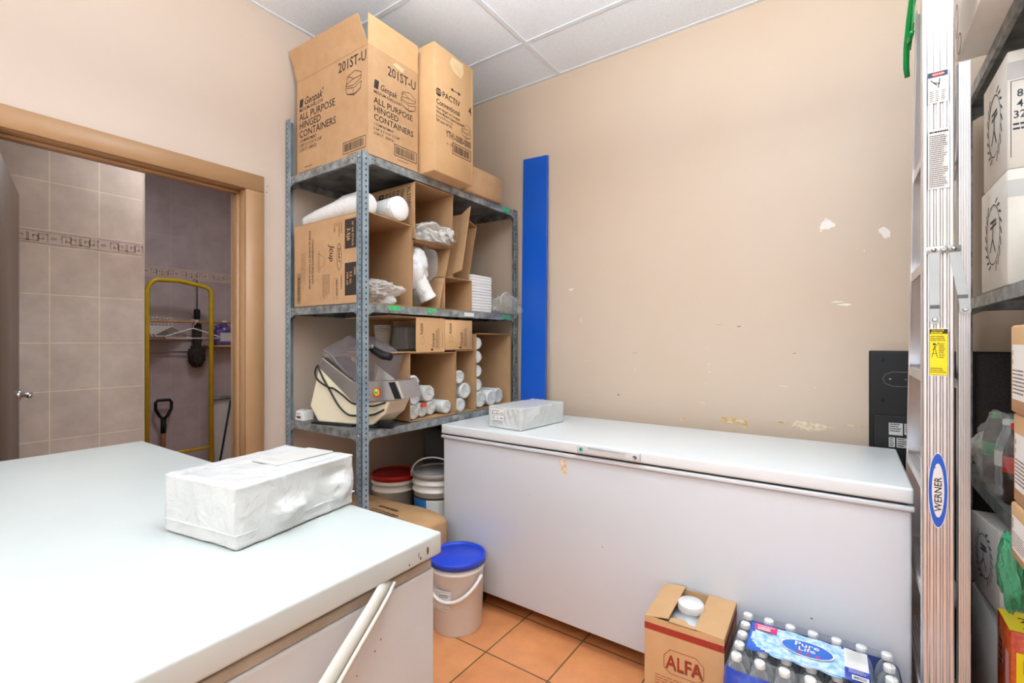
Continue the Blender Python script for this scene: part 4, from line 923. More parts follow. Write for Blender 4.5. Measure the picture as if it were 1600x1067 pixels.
# ALFA carton with white jug
q = thing('cardboard_box', 'brown carton with red stripe and red lettering holding a white jug', 'box', (1.808, -.997, 0.0), R(2))
s_, hz, t = .25, .40, .004
b = MB(); b.box(0, s_, 0, s_, 0, t, 'card_light')
b.box(0, s_, 0, t, t, hz, 'card_light'); b.box(0, s_, s_ - t, s_, t, hz, 'card_light'); b.box(0, t, t, s_ - t, t, hz, 'card_light'); b.box(s_ - t, s_, t, s_ - t, t, hz, 'card_light')
for o_, r_ in (((0, 0, 0), X), ((s_, 0, 0), Y)):
    b.rect(0, hz - .042, s_, .022, o_, r_, Z, 'ink_red'); b.text('ALFA', Vector(o_) + r_ * (s_ * .52) + Z * .248, r_, Z, .066, 'ink_soft', 'C', sx=.78, eps=.0009); b.text('ALFA', Vector(o_) + r_ * (s_ * .515) + Z * .252, r_, Z, .062, 'ink_red', 'C', sx=.78, eps=.0013)
    b.line([(.065, .25), (.065, .288), (.085, .312), (.165, .312), (.19, .29), (.19, .25), (.17, .234), (.085, .234)], .002, o_, r_, Z, 'ink_red', True)
    b.text('TM', Vector(o_) + r_ * .195 + Z * .235, r_, Z, .014, 'ink_soft'); b.lines_of_print(.035, .215, .18, 6, .009, o_, r_, Z, 'ink_red', 3, .25)
b.build('body', q)
MB().panel((.002, 0, hz + .001), (.078, .003, hz + .012), (.078, s_ - .003, hz + .012), (.002, s_, hz + .001), .003, 'card_light').build('flap', q)
MB().panel((s_ - .09, .003, hz + .004), (s_ - .002, 0, hz + .001), (s_ - .002, s_, hz + .001), (s_ - .09, s_ - .003, hz + .004), .003, 'card_light').build('flap', q)
b = MB(); y1 = .03; b.add([(.078, 0, hz), (.17, 0, hz), (.165, .012, hz), (.155, .02, hz), (.14, .024, hz), (.125, .04, hz), (.11, .042, hz), (.1, .036, hz), (.085, .036, hz), (.078, .03, hz)], [tuple(range(10))], 'card_light'); b.build('flap', q)
q = thing('jug', 'white plastic jug with a ribbed screw cap inside the red-lettered carton', 'jug', (1.808 + .118, -.997 + .13, .0085), R(2))
b = MB(); b.box(-.11, .11, -.11, .11, 0, .3, 'jug_white', .02, 3); b.lathe([(.105, .27), (.103, .31), (.085, .345), (.06, .362), (.036, .372), (.034, .39)], 'jug_white', (0, 0, 0), Z, 40); 
b.tube([(.03, -.02, .365), (.06, -.05, .345), (.085, -.08, .32)], [.016, .016, .02], 'jug_white', 12); b.tube([(-.01, .0, .36), (.03, -.075, .33), (.03, -.095, .29)], [.014, .016, .018], 'jug_white', 12); b.build('body', q)
b = MB(); b.lathe([(.038, .385), (.041, .39), (.041, .41), (.038, .416), (.001, .417)], 'cap_white', (0, 0, 0), Z, 40)
for i in range(44): a = 2 * math.pi * i / 44; b.box(-.0012, .0012, -.0016, .0016, .389, .411, 'cap_white', mtx=Matrix.Rotation(a, 4, 'Z') @ Matrix.Translation((.0412, 0, 0)))
b.build('cap', q)

# water bottle packs
def bottle_parts():
    r = .0305
    b = MB(); b.lathe([(.018, .001), (.027, 0), (r, .006), (r, .03), (r * .95, .034), (r, .038), (r, .06), (r * .95, .064), (r, .068), (r, .105), (r * .94, .11), (r, .116), (r * .99, .135), (r * .84, .155), (r * .6, .17), (.0125, .178), (.0125, .186)], 'pet', (0, 0, 0), Z, 18)
    c = MB(); c.lathe([(.0138, .183), (.0142, .185), (.0142, .1965), (.0128, .199), (.001, .1995)], 'cap_white', (0, 0, 0), Z, 18)
    return b, c
bp_, cp_ = bottle_parts()
def pack(label, loc, rz, full=True):
    q = thing('water_bottle_pack', label, 'water bottles', loc, rz); dx = .0615; nx, ny = 7, 5; first = None
    for j in range(ny):
        for i in range(nx):
            p = ((i - 3) * dx, (j - 2) * dx, 0)
            if first is None:
                first = bp_.build('bottle', q, p); cp_.build('cap', first)
            else: dup(first, p, parent=q)
    hx, hy = 3 * dx + .0325, 2 * dx + .0325
    b = MB(); P = []; N = 10
    for (cx_, cy_, a0) in ((hx - .03, hy - .03, 0), (-hx + .03, hy - .03, 90), (-hx + .03, -hy + .03, 180), (hx - .03, -hy + .03, 270)):
        for k in range(N + 1): a = R(a0 + 90 * k / N); P.append((cx_ + .031 * math.cos(a), cy_ + .031 * math.sin(a)))
    n = len(P)
    rings = [(1.0, .002), (1.0, .06), (1.0, .12), (.985, .15), (.93, .19), (.86, .2015)]
    vs = [(p[0] * (1 - (1 - s) * (1 if True else 0)), p[1] * (1 - (1 - s) * 1.4), z) for s, z in rings for p in P]
    fs = [(j * n + i, j * n + (i + 1) % n, (j + 1) * n + (i + 1) % n, (j + 1) * n + i) for j in range(len(rings) - 1) for i in range(n)]
    b.add(vs, fs, 'shrink_wrap', True)
    b.blob((hx + .006, 0, .13), (.01, .05, .03), 'clear_film', .5, 3, 2, 3, ridge=True)
    w_ = b.build('shrink_wrap', q)
    # printed lower band
    b = MB(); vs = [(p[0] * k_ * 1.004, p[1] * (1 - (1 - k_) * 1.4) * 1.004, z) for k_, z in ((1, .004), (1, .12), (.985, .15), (.965, .166)) for p in P]
    b.add(vs, [(j * n + i, j * n + (i + 1) % n, (j + 1) * n + (i + 1) % n, (j + 1) * n + i) for j in range(3) for i in range(n)], 'wrap_blue', True)
    b.text('NATURAL', (-.135, -hy - .0022, .095), X, Z, .034, 'label_white', sx=.8, eps=.001); b.build('printed_band', q)
    if full:
        b = MB(); zt = .2035; NX, NY = 48, 20; x0, x1, y0, y1 = -.165, .135, -.085, .075
        def zz(x_, y_): return zt + .0025 * math.sin(x_ * 95) * math.cos(y_ * 70) 
        for i in range(NX):
            for j in range(NY):
                xa, xb = x0 + (x1 - x0) * i / NX, x0 + (x1 - x0) * (i + 1) / NX; ya, yb = y0 + (y1 - y0) * j / NY, y0 + (y1 - y0) * (j + 1) / NY
                u_ = (i + .5) / NX; v_ = (j + .5) / NY
                d = math.hypot((u_ - .5) / .5, (v_ - .5) / .6); m_ = 'wrap_sky' if (d < .98) else 'wrap_deep'
                if u_ > .82: m_ = 'label_white' if v_ > .42 else 'wrap_blue'
                b.add([(xa, ya, zz(xa, ya)), (xb, ya, zz(xb, ya)), (xb, yb, zz(xb, yb)), (xa, yb, zz(xa, yb))], [(0, 1, 2, 3)], m_, True)
        O = (0, 0, zt + .0032); b.ell(-.012, 0.0, .068, .042, O, X, Y, 'label_white', None, 30, 0); b.ell(-.012, 0.0, .064, .038, O, X, Y, 'wrap_deep', None, 30, .0004)
        b.text('Pure', (-.045, .006, O[2] + .0008), X, Y, .031, 'label_white', sx=1.1, eps=.0004); b.text('Life', (-.035, -.015, O[2] + .0008), X, Y, .027, 'label_white', sx=1.15, eps=.0004)
        for k in (-.03, -.008, .016): b.ell(k, -.023, .004, .004, O, X, Y, 'pink', None, 8, .0008); b.line([(k, -.026), (k, -.034)], .003, O, X, Y, 'pink', False, .0008); b.line([(k - .006, -.027), (k + .006, -.03)], .002, O, X, Y, 'pink', False, .0008)
        b.rect(-.155, .03, .062, .036, O, X, Y, 'pink', .0004); b.lines_of_print(-.15, .055, .05, 1, .009, (0, 0, O[2] + .0006), X, Y, 'label_white', 2, .5); b.lines_of_print(-.146, .043, .045, 2, .010, (0, 0, O[2] + .0006), X, Y, 'label_white', 3, .7)
        b.lines_of_print(.086, .062, .045, 7, .0075, O, X, Y, 'label_grey', 3, .3); b.rect(.094, -.078, .038, .022, O, X, Y, 'label_white', .0006); b.barcode(.096, -.077, .034, .018, (0, 0, O[2] + .0008), X, Y, 'ink', 5, False)
        b.lines_of_print(.088, -.028, .044, 4, .006, O, X, Y, 'label_white', 4, .25); b.line([(x0, y0), (x1, y0), (x1, y1), (x0, y1)], .0018, O, X, Y, 'wrap_blue', True, 0)
        b.build('top_label', q)
    return q
pack('shrink wrapped pack of water bottles with a blue label, in front of the long freezer', (2.285, -.925, .211), R(1.5))
pack('lower pack of water bottles carrying the labelled pack on the floor', (2.285, -.925, .0015), R(1.5), False)

# ================================================================== TELEVISION AGAINST THE WALL
q = thing('television', 'black television standing on end with its back to the room, behind the ladder', 'television', (2.446, -.012, .0))
b = MB(); b.box(0, .70, -.035, .0, 0.0, 1.287, 'black_plastic', .006, 2)
b.prism([(.0, .2), (-.0, .28)], 0, 1, 1, 'black_plastic') if False else None
b.box(.012, .69, -.048, -.0352, .02, 1.02, 'black_plastic', .006, 2)
P = [(.045, 1.17), (.055, 1.19), (.08, 1.2), (.24, 1.2), (.24, 1.14), (.08, 1.14), (.055, 1.15)]
b.line(P, .003, (0, -.0355, 0), X, Z, 'crate_grey', True, .001)
for x, z in ((.045, 1.25), (.045, 1.08)): b.lathe([(.006, 0), (.006, .003), (.003, .003)], 'hole', (x, -.0352, z), -Y, 12)
for x, z in ((.07, 1.17), (.12, 1.17)): b.lathe([(.004, 0), (.003, .003)], 'chrome', (x, -.0352, z), -Y, 10)
b.build('back_cover', q)
b = MB(); F = ((0, -.0485, 0), X, Z)
for x, z, w_, h_ in ((.065, .94, .045, .05), (.115, .945, .018, .045), (.065, .89, .02, .04), (.09, .89, .035, .04)):
    b.rect(x, z, w_, h_, *F, 'label_grey', .0006); b.lines_of_print(x + .003, z + h_ - .008, w_ - .006, 4, .009, (0, -.049, 0), X, Z, 'ink', int(x * 1000), .5)
b.build('label', q)
note(MB().box(.27, .695, -.062, -.0485, .25, 1.283, 'black_fabric', .01, 2).build('rear_panel', q), 'rough black textured rear panel')

# ================================================================== STEP LADDER (folded, seen from its side)
q = thing('step_ladder', 'aluminium folding step ladder with blue and white oval sticker, in front of the right shelving', 'ladder', (2.536, -.88, 0))
def rail(b, x0, x1, y0, y1, top, face, yb=0, yt=0, m='alu'):
    """channel: web facing `face` along Y, ridged; leans from yb (bottom) to yt (top)"""
    n = 8
    def sec(z, dy):
        P = []; w_ = x1 - x0
        for i in range(5):
            a = x0 + w_ * i / 5; e = w_ / 5
            P += [(a + e * .08, y0 + dy), (a + e * .30, y0 + dy - face * .0022), (a + e * .70, y0 + dy - face * .0022), (a + e * .92, y0 + dy)]
        P += [(x1, y1 + dy), (x1 - .003, y1 + dy), (x1 - .003, y0 + face * .003 + dy), (x0 + .003, y0 + face * .003 + dy), (x0 + .003, y1 + dy), (x0, y1 + dy)]
        return [(p[0], p[1], z) for p in P]
    A, B = sec(0.012, yb), sec(top, yt); k = len(A)
    b.add(A + B, [(i, (i + 1) % k, k + (i + 1) % k, k + i) for i in range(k)], m); b.add(A, [tuple(range(k))], m); b.add(B, [tuple(range(k))], m)
b = MB(); rail(b, 0, .0665, 0, .03, 2.36, 1); bo = b.build('front_rail', q); recalc(bo)
b = MB(); rail(b, 0, .0665, .62, .59, 2.30, -1, 0, -.46); recalc(b.build('front_rail', q))
b = MB(); rail(b, .073, .098, .004, .03, 2.06, 1, 0, 0); recalc(b.build('rear_rail', q))
b = MB(); rail(b, .073, .098, .61, .585, 2.06, -1, 0, -.42); recalc(b.build('rear_rail', q))
STEP0 = .30
for k in range(6):
    z = .345 + k * .30; yb = .605 - .46 * z / 2.3
    s_ = MB(); s_.box(.002, .0645, .004, yb, z - .003, z, 'alu', .0008, 1); s_.box(.002, .005, .004, yb, z - .028, z - .003, 'alu'); s_.box(.0615, .0645, .004, yb, z - .022, z - .003, 'alu')
    for i in range(7): s_.box(.007 + i * .008, .010 + i * .008, .004, yb, z, z + .0015, 'alu_ridge')
    s_.build('step', q)
b = MB()
for z in (.345, .645):
    y0 = .605 - .46 * z / 2.3
    b.panel((.006, y0 - .006, z - .03), (.006, y0 - .15, z - .03), (.006, y0 - .15, z - .036), (.006, y0 - .006, z - .16), .002, 'zinc')
    b.panel((.062, .008, z - .03), (.062, .13, z - .03), (.062, .13, z - .036), (.062, .008, z - .16), .002, 'zinc')
b.build('knee_brace', q)
for z in (.6, 1.2, 1.8):
    MB().box(.0755, .0955, .006, .58 - .44 * z / 2.3, z, z + .02, 'alu', .002, 1).build('rear_crossbar', q)
# green top cap and tool holder
b = MB(); b.box(-.02, .11, -.01, .185, 2.365, 2.40, 'green_plastic', .008, 2); b.build('top_cap', q)
b = MB()
b.tube([(.0, .06, 2.385), (-.008, .11, 2.345), (-.013, .16, 2.29), (-.016, .21, 2.235), (-.014, .245, 2.19), (-.010, .26, 2.165)], [.008, .009, .0085, .008, .008, .007], 'green_plastic', 10)
b.tube([(-.006, .20, 2.33), (-.010, .205, 2.27), (-.012, .175, 2.235), (-.010, .12, 2.235)], .006, 'green_plastic', 8)
b.panel((-.006, .10, 2.35), (-.006, .10, 2.25), (-.006, .20, 2.22), (-.006, .18, 2.27), .003, 'green_plastic')
note(b.build('tool_holder', q), 'green plastic tool holder loop')
# spreader bracket
b = MB(); b.box(.008, .078, -.0075, -.0035, 1.563, 1.581, 'zinc', .002, 1)
for x in (.024, .064): b.lathe([(.006, 0), (.005, .003), (.001, .004)], 'chrome', (x, -.0075, 1.572), -Y, 14)
b.lathe([(.008, 0), (.008, .003), (.004, .003)], 'zinc', (.044, -.0075, 1.573), -Y, 14)
b.panel((.016, -.0045, 1.385), (.036, -.0045, 1.385), (.036, -.0045, 1.565), (.014, -.0045, 1.565), .002, 'zinc'); b.lathe([(.0115, 0), (.0115, .002)], 'zinc', (.026, -.003, 1.385), -Y, 20); b.lathe([(.006, 0), (.004, .004)], 'chrome', (.026, -.005, 1.386), -Y, 14)
b.panel((.076, -.0045, 1.41), (.097, -.0045, 1.41), (.076, -.0045, 1.565), (.054, -.0045, 1.565), .002, 'zinc'); b.lathe([(.0115, 0), (.0115, .002)], 'zinc', (.086, -.003, 1.41), -Y, 20); b.lathe([(.006, 0), (.004, .004)], 'chrome', (.086, -.005, 1.411), -Y, 14)
b.rect(.016, 1.415, .02, .01, (0, -.0046, 0), X, Z, 'crate_grey'); b.rect(.071, 1.44, .02, .01, (0, -.0046, 0), X, Z, 'crate_grey'); b.build('spreader', q)
# stickers
FY = -.0034
def sticker(x, z, w_, h_, m): return MB().rect(x, z, w_, h_, (0, FY, 0), X, Z, m, .0003)
s1 = sticker(.012, 1.965, .04, .085, 'label_white'); F = ((0, FY - .0004, 0), X, Z)
s1.rect(.012, 2.034, .04, .014, *F, 'ink_blue'); s1.ell(.032, 2.041, .013, .005, *F, 'label_red', None, 20, .0008); s1.text('DANGER', (.0215, FY - .0014, 2.0385), X, Z, .006, 'label_white')
s1.line([(.018, 2.027), (.03, 2.012)], .002, *F, 'ink'); s1.line([(.036, 2.028), (.033, 2.005)], .002, *F, 'ink'); s1.line([(.024, 2.02), (.036, 2.015)], .002, *F, 'ink')
for k in range(3): s1.lines_of_print(.015 + k * .012, 1.995, .009, 6, .005, *F, 'ink_soft', k, .4)
s1.build('warning_sticker', bo)
s2 = sticker(.012, 1.735, .044, .16, 'label_grey'); s2.lines_of_print(.015, 1.885, .038, 1, .007, *F, 'ink', 2, .6); s2.lines_of_print(.015, 1.876, .038, 26, .0054, *F, 'ink_soft', 11, .4); s2.build('instruction_sticker', bo)
s3 = sticker(.013, 1.235, .041, .128, 'label_white'); s3.rect(.0145, 1.237, .038, .124, *F, 'label_yellow', .0002); s3.rect(.0155, 1.348, .036, .012, *F, 'ink', .0004); s3.text('CAUTION', (.0195, FY - .0012, 1.355), X, Z, .0055, 'label_yellow'); s3.lines_of_print(.018, 1.3495, .031, 1, .004, (0, FY - .0006, 0), X, Z, 'label_yellow', 3, .8)
s3.lines_of_print(.017, 1.34, .033, 3, .005, *F, 'ink', 12, .4); s3.lines_of_print(.034, 1.32, .014, 9, .0045, *F, 'ink', 13, .4); s3.lines_of_print(.017, 1.255, .033, 3, .005, *F, 'ink', 14, .4)
s3.line([(.02, 1.285), (.026, 1.315), (.031, 1.285)], .0012, *F, 'ink'); s3.ell(.025, 1.32, .003, .003, *F, 'ink'); s3.line([(.021, 1.295), (.03, 1.295)], .0012, *F, 'ink'); s3.line([(.022, 1.305), (.034, 1.325)], .0012, *F, 'ink')
s3.line([(.0155, 1.238), (.0515, 1.238), (.0515, 1.36), (.0155, 1.36)], .0006, *F, 'ink', True)
note(s3.build('caution_sticker', bo), 'yellow caution sticker')
s4 = MB(); cx_, cz_ = .0325, .93; F0 = ((0, FY, 0), X, Z)
s4.ell(cx_, cz_, .0205, .101, *F0, 'label_white', None, 40, .0002); s4.ell(cx_, cz_, .0190, .098, *F0, 'label_blue', None, 40, .0005); s4.ell(cx_, cz_, .0125, .072, *F0, 'label_white', None, 40, .0008)
s4.text('WERNER', (cx_ + .0072, FY, cz_ - .056), Z, -X, .0215, 'ink', sx=1.05, eps=.0012); s4.text('®', (cx_ - .004, FY, cz_ + .058), Z, -X, .006, 'ink', eps=.0012)
note(s4.build('brand_sticker', bo), 'blue and white oval maker sticker')
for y, yy in ((.0, .03), (.595, .622)): MB().box(-.004, .0705, y - .006, yy + .004, 0, .03, 'black_rubber', .003, 1).build('foot', q)

# ================================================================== RIGHT SHELVES
def wheat_logo(b, cy, cz, ry, rz_, o, r, u):
    b.ell(cy, cz, ry * .78, rz_ * .78, o, r, u, 'ink_blue', .0035, 28)
    for i in range(22):
        if i in (4, 5, 6, 15, 16): continue
        a = 2 * math.pi * i / 22 + .2; p = (cy + ry * math.cos(a), cz + rz_ * math.sin(a)); qv = (cy + ry * .86 * math.cos(a + .16), cz + rz_ * .86 * math.sin(a + .16)); b.line([p, qv], .0065, o, r, u, 'ink_blue')
    for P in ([(-.3, .35), (.3, .35)], [(-.3, .2), (.35, .25)], [(.0, .35), (-.05, -.1), (.25, -.45)], [(-.05, -.1), (-.35, -.4)]): b.line([(cy + x_ * ry, cz + z_ * rz_) for x_, z_ in P], .008, o, r, u, 'ink_blue')
def white_box(label, loc, sx, sy, sz, rz=0, logo=True, m='white_card', nums=False, rx=0):
    q = thing('cardboard_box', label, 'box', loc, rz); q.rotation_euler.x = rx
    b = MB(); b.box(0, sx, 0, sy, 0, sz, m, .003, 1)
    if logo: wheat_logo(b, sy * .55, sz * .52, sy * .34, sz * .36, (0, sy, 0), -Y, Z) if False else wheat_logo(b, -sy * .5, sz * .52, sy * .32, sz * .36, (0, 0, 0), -Y, Z)
    if nums:
        for i, t in enumerate((' 8 x', ' 4 x', '32 x')): b.text(t, (.011, 0, sz * .60 - i * .028), X, Z, .028, 'ink_blue', sx=.9)
        b.line([(.007, .03), (.007, sz * .74), (.2, sz * .74)], .0015, (0, 0, 0), X, Z, 'ink_blue'); b.lines_of_print(.011, sz * .60 - .075, .1, 2, .012, (0, 0, 0), X, Z, 'ink_blue', 5)
    b.build('body', q)
    MB().box(-.0006, sx + .0006, -.0006, sy * .0 + .0, sz * .52, sz * .66, 'tape').build('tape', q) if False else None
    t = MB(); t.rect(0, sz * .76, sx, .045, (0, 0, 0), X, Z, 'white_card_grey', .0006); t.rect(-.06, sz * .76, .06, .045, (0, 0, 0), -Y, Z, 'white_card_grey', .0006) if False else None; t.build('tape', q)
    return q
white_box('white carton with wheat ring logo and pack sizes, upper of two on the right shelf', (2.722, -.765, 1.7905), .36, .27, .315, 0, True, 'white_card', True)
white_box('bulging white carton with a wheat ring logo, lower of two on the right shelf', (2.722, -.765, 1.4795), .36, .30, .31, R(0), True, 'white_card')
b = white_box('pale grey carton standing at the wall end of the right upper shelf, upper one', (2.80, -.44, 1.70), .36, .27, .27, 0, False, 'white_card_grey')
b = white_box('pale grey carton at the wall end of the right upper shelf, lower one', (2.80, -.44, 1.4795), .36, .27, .22, 0, False, 'white_card_grey')
q = thing('cardboard_box', 'white carton with faded pink marks overhanging the right top shelf', 'box', (2.652, -1.02, 2.2115), 0)
mat('white_card_bright', (246, 242, 236), .6)
b = MB(); b.box(0, .4, 0, .49, 0, .34, 'white_card_bright', .003, 1)
for y, z, a, c in ((.43, .03, .03, .028), (.47, .12, .02, .05), (.32, .17, .02, .03)): b.ell(-y, z, a, c, (0, 0, 0), -Y, Z, 'pink_mark', .006, 18)
b.build('body', q); MB().box(-.0004, .4004, .235, .255, .3401, .3406, 'tape').build('tape', q)
q = thing('salad_packet', 'green printed food packet on the right upper shelf in front of the white cartons', 'packet', (2.745, -.90, 1.479))
MB().blob((.1, 0, .1), (.1, .045, .1), 'lettuce', .12, 2, 3, 4, .0008).build('packet', q)

# lower right: soda bottles in a clear bag
def soda(label, loc, lab, dark, tilt=0):
    q = thing('soda_bottle', label, 'bottle', loc, 0, 'soda bottles bagged on the right lower shelf'); q.rotation_euler.y = tilt
    m_ = 'pet_brown' if dark else 'pet'; r = .031
    b = MB(); b.lathe([(.02, .001), (.028, 0), (r, .008), (r * .93, .03), (r, .05), (r * .96, .075), (r, .09), (r, .135), (r * .97, .145), (r * .8, .17), (.014, .2), (.013, .215)], m_, (0, 0, 0), Z, 24); b.build('bottle', q)
    MB().lathe([(.0145, .212), (.0145, .226), (.013, .2285), (.001, .2285)], 'green_plastic' if lab == 'green_plastic' else ('label_red' if lab == 'label_red' else 'cap_white'), (0, 0, 0), Z, 20).build('cap', q)
    b = MB(); b.lathe([(r * 1.02, .09), (r * 1.02, .135)], lab, (0, 0, 0), Z, 24, cap=False)
    b.text('FRESH', (.0, -r * 1.03, .105), X, Z, .014, 'label_white', 'C') if False else b.box(-.036, -.031, -.006, .0, .1, .13, 'label_white') if False else None
    b.build('wrapper', q)
soda('green-labelled soda bottle nearest the ladder in the clear bag', (2.765, -.40, .8668), 'green_plastic', True)
soda('green-labelled clear soda bottle in the middle of the clear bag', (2.79, -.49, .8668), 'green_plastic', False)
soda('soda bottle with white and green label beside the brown carton stack', (2.765, -.565, .8668), 'label_white', False)
soda('red-labelled cola bottle at the right of the bagged bottles', (2.765, -.655, .8668), 'label_red', True)
bag('loose clear bag around the soda bottles on the right lower shelf', (2.795, -.50, .97), (.075, .20, .125), 'clear_film', 17, .3, 2.4, .8672)
bag('crumpled clear plastic bag lying on the wall end of the right lower shelf', (2.83, -.24, .93), (.09, .10, .08), 'clear_film_dense', 19, .4, 2.6, .8672)
# below the lower shelf
white_box('scuffed white carton with a wheat ring logo tilted under the right lower shelf', (2.722, -.69, .553), .34, .36, .235, 0, True, 'white_card_grey', False, R(-7))
white_box('plain white carton under the tilted carton on the right', (2.724, -.69, .1215), .36, .38, .375, 0, False, 'white_card_grey')
q = thing('noodle_box', 'red and yellow noodle box at the lower right corner', 'box', (2.715, -.835, .365), R(0))
b = MB(); b.box(0, .3, 0, .135, 0, .215, 'noodle_red', .002, 1)
F = ((0, 0, 0), X, Z); A = ((0, .135, 0), -Y, Z)
b.rect(.01, .055, .28, .11, (0, 0, 0), X, Z, 'label_yellow'); b.text('RA', (.02, 0, .115), X, Z, .05, 'ink', sx=.9, eps=.001)
b.ell(.04, .13, .026, .05, *A, 'label_white', .003, 20); b.rect(.085, .05, .035, .1, *A, 'pink_mark'); b.lines_of_print(.02, .14, .04, 4, .02, *A, 'ink', 4)
b.lines_of_print(.03, .095, .2, 1, .02, *F, 'ink', 5, .3); b.lines_of_print(.03, .075, .1, 1, .02, *F, 'ink', 6)
b.flat([(.0, .01), (.3, .01), (.3, .135), (0, .135)], (0, 0, .215), X, Y, 'label_yellow', .0003); b.text('200', (.03, .07, .2155), X, Y, .04, 'ink'); b.lines_of_print(.03, .03, .2, 1, .02, (0, 0, .2155), X, Y, 'ink', 5)
b.build('body', q)
q = thing('cardboard_box', 'plain pale carton on the bottom right shelf under the noodle box', 'box', (2.728, -.98, .1215)); MB().box(0, .32, 0, .285, 0, .243, 'white_card_grey', .002, 1).build('body', q)

# brown carton stack in the aisle
zb = .8668
for nm_, h_ in (('lowest and flattest', .118), ('middle', .190), ('topmost', .186)):
    q = thing('cardboard_box', 'white-labelled brown carton, %s of three on the right lower shelf' % nm_, 'box', (2.660 + (.004 if nm_ == 'middle' else 0), -1.455, zb), 0, 'brown cartons stacked at the right edge')
    b = MB(); b.box(0, .35, 0, .34, 0, h_, 'card_light', .004, 1); A = ((0, .34, 0), -Y, Z)
    b.rect(.012, h_ * .16, .12, h_ * .62, *A, 'label_white'); b.text('X', (0, .325, h_ * .66), -Y, Z, .014, 'ink', eps=.001); b.text('K', (0, .325, h_ * .56), -Y, Z, .014, 'ink', eps=.001); b.lines_of_print(.015, h_ * .48, .1, 7, h_ * .042, *A, 'ink_soft', 4, .4)
    b.build('body', q); zb += h_ + .0008
b = MB(); 
q = thing('green_bag', 'crumpled green plastic bag hanging below the brown carton stack', 'plastic bag', (2.69, -.97, .70))
MB().blob((0, .0, .07), (.018, .06, .075), 'green_film', .45, 2.6, 23, 4, ridge=True).build('film', q)

# ================================================================== CLOSET CONTENTS
q = thing('hand_truck', 'yellow tubular hand truck frame standing in the closet', 'hand truck', (-1.70, -1.298, 0))
pts = [(0, 0, .06), (0, 0, 1.5), (0, 0, 1.66)] + [(0, .07 - .07 * math.cos(R(a)), 1.66 + .11 * math.sin(R(a))) for a in range(15, 91, 15)] + [(0, .2, 1.775), (0, .34, 1.752)] + [(0, .36 + .06 * math.sin(R(a)), 1.69 + .057 * math.cos(R(a))) for a in range(10, 91, 16)] + [(0, .42, 1.6), (0, .42, .06)]
b = MB(); b.tube(pts, .0165, 'yellow_paint', 12); b.build('frame', q)
b = MB(); b.tube([(0, 0, .5), (0, .42, .5)], .011, 'yellow_paint', 10); b.tube([(0, 0, .9), (0, .42, .9)], .011, 'yellow_paint', 10) if False else None; b.build('crossbar', q)
b = MB(); b.box(0, .22, .02, .4, 0.0, .008, 'yellow_paint'); b.box(-.01, .01, -.005, .425, 0.0, .07, 'yellow_paint'); b.build('toe_plate', q)
for y in (-.04, .46): MB().lathe([(.03, -.02), (.075, -.02), (.08, 0), (.075, .02), (.03, .02)], 'black_rubber', (-.06, y, .08), Y, 24).build('wheel', q)
# peg rail with hangers
q = thing('hanging_rail', 'wooden rail along the closet wall carrying hangers', 'rail', (-1.83, -1.5, 1.43))
b = MB(); b.tube([(0, 0, .045), (0, .85, .045)], .008, 'wood', 8); b.build('rail', q)
for y in (.05, .8): MB().tube([(-.119, y, .05), (0, y, .045)], .006, 'zinc', 8).build('bracket', q)
proto = None
def hanger_mesh():
    b = MB(); b.tube([(0, -.19, -.115), (0, -.03, -.06), (0, 0, -.052), (0, .03, -.06), (0, .19, -.115), (0, .185, -.128), (0, -.185, -.128)], .0052, 'hanger_white', 8, True)
    b.tube([(0, 0, -.052), (0, 0, -.03)] + [(0, -.022 * math.sin(R(a)) * 1.0, -.006 + .022 * -math.cos(R(a)) * -1.0) if False else (0, .018 * math.sin(R(a)), -.004 - .018 * math.cos(R(a)) * 1.0 + .0) for a in range(20, 250, 25)], .003, 'hanger_white', 8); return b
labs = ['leftmost', 'second', 'third', 'fourth', 'fifth', 'sixth', 'seventh']
for i in range(7):
    y = -1.235 + i * .023; lab = 'white plastic hanger on the closet rail, %s of the bunched hangers' % labs[i]
    if proto is None: proto = tag(hanger_mesh().build('coat_hanger', None, (-1.83, y, 1.489), R(38)), lab, 'hanger', 'hangers in the closet')
    else: dup(proto, (-1.83, y, 1.489), R(38), lab)
dup(proto, (-1.745, -.985, 1.475), R(3), 'white plastic hanger facing the doorway, hooked apart from the bunch')
q = thing('wall_shelf', 'narrow wooden board shelf on the closet tiles under the purple bottle', 'shelf', (-1.9495, -1.5, 1.275))
b = MB(); b.box(0, .12, .66, .98, 0, .018, 'wood', .002, 1); b.box(0, .02, 0, .66, .06, .09, 'hanger_white', .002, 1); b.build('board', q)
MB().tube([(.03, .0, -.03), (.03, .62, -.035)], .006, 'zinc', 8).build('rod', q)
q = thing('feather_duster', 'black duster hanging upside down in the closet', 'duster', (-1.885, -.905, 1.11))
MB().blob((0, 0, .1), (.045, .058, .09), 'black_fabric', .35, 5, 5, 4).build('bristles', q)
b = MB(); b.lathe([(.026, .14), (.03, .2), (.034, .3), (.03, .35), (.022, .36)], 'black_fabric', (0, 0, 0), Z, 20); b.build('head', q)
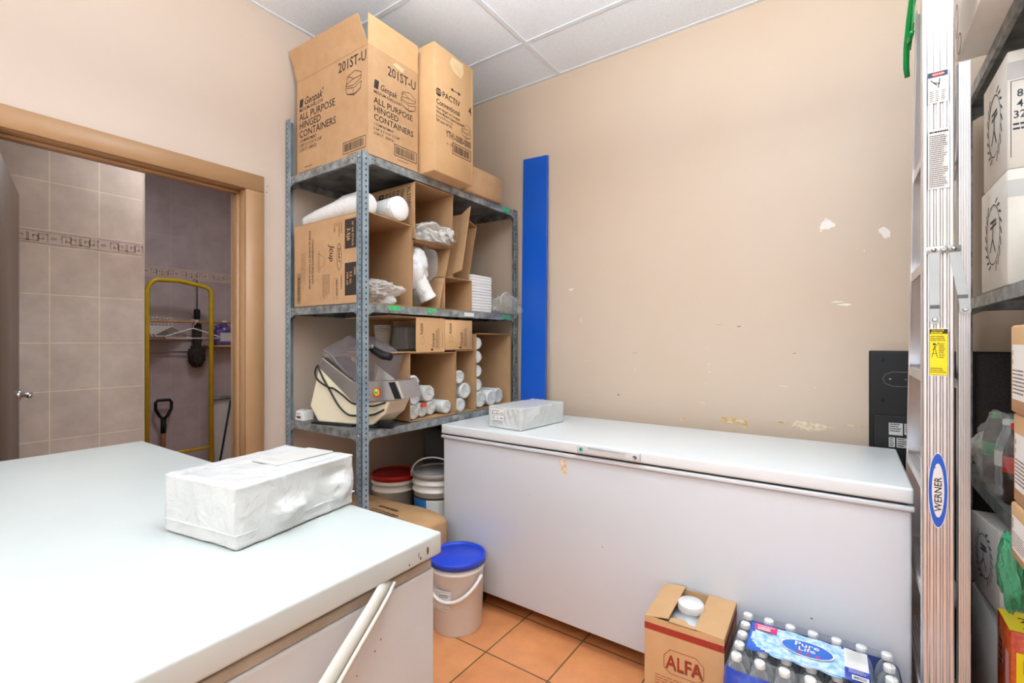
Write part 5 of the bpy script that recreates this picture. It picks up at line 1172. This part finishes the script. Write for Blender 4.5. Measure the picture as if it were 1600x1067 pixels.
b = MB(); b.lathe([(.02, .39), (.022, .40), (.022, .46), (.018, .47)], 'black_plastic', (0, 0, 0), Z, 16); b.lathe([(.012, .35), (.012, .4)], 'cap_white', (0, 0, 0), Z, 12); b.tube([(0, 0, .46), (.003, 0, .6), (0, 0, .70)], .004, 'black_rubber', 6); b.tube([(0, 0, .69), (-.03, 0, .71), (-.0645, 0, .71)], .003, 'zinc', 6); b.build('handle', q)
q = thing('detergent_bottle', 'bottle of purple cleaning liquid on the closet shelf', 'bottle', (-1.885, -.70, 1.2935))
b = MB(); b.box(-.04, .04, -.075, .075, 0, .13, 'purple_liquid', .02, 3); b.lathe([(.05, .12), (.042, .15), (.018, .168), (.016, .178)], 'purple_liquid', (0, 0, 0), Z, 24); b.tube([(0, -.055, .12), (0, -.065, .155), (0, -.03, .172)], .011, 'purple_liquid', 10); b.build('bottle', q)
MB().lathe([(.019, .175), (.02, .178), (.02, .196), (.017, .199), (.001, .199)], 'cap_white', (0, 0, 0), Z, 20).build('cap', q)
MB().rect(-.05, .03, .1, .07, (.0405, 0, 0), Y, Z, 'label_grey').build('label', q)
q = thing('shovel', 'shovel with a black D-grip and wooden shaft leaning in the closet', 'shovel', (-1.84, -1.155, 0)); q.rotation_euler = (R(-1.5), R(-3), 0)
b = MB(); b.tube([(0, 0, .3), (0, 0, .68)], .0145, 'wood_red', 12); b.build('shaft', q)
b = MB(); b.tube([(0, 0, .66), (0, 0, .73), (0, -.025, .76), (0, -.05, .81), (0, -.052, .86), (0, -.04, .878), (0, .04, .878), (0, .052, .86), (0, .05, .81), (0, .025, .76), (0, 0, .73)], .011, 'black_plastic', 10); b.tube([(0, 0, .63), (0, 0, .73)], .018, 'black_plastic', 12); b.build('grip', q)
b = MB(); b.tube([(0, 0, .25), (0, 0, .46)], .019, 'black_plastic', 12); b.panel((.0, -.11, .0), (.0, .11, 0), (.005, .1, .27), (.005, -.1, .27), .003, 'galv_dark'); b.build('blade', q)
q = thing('ironing_board', 'folded grey covered board leaning in the right of the closet', 'ironing board', (-1.86, -.79, 0))
b = MB(); b.panel((0, .02, 0.0), (0, .36, 0.0), (-.0, .40, .84), (-.0, -.01, .845), .02, 'label_grey'); b.box(-.05, .03, -.02, .42, .846, .866, 'galv_dark', .004, 1); b.build('board', q)
b = MB(); b.tube([(.018, -.0, .12), (.018, .12, .83)], .007, 'black_plastic', 8); b.build('leg', q)
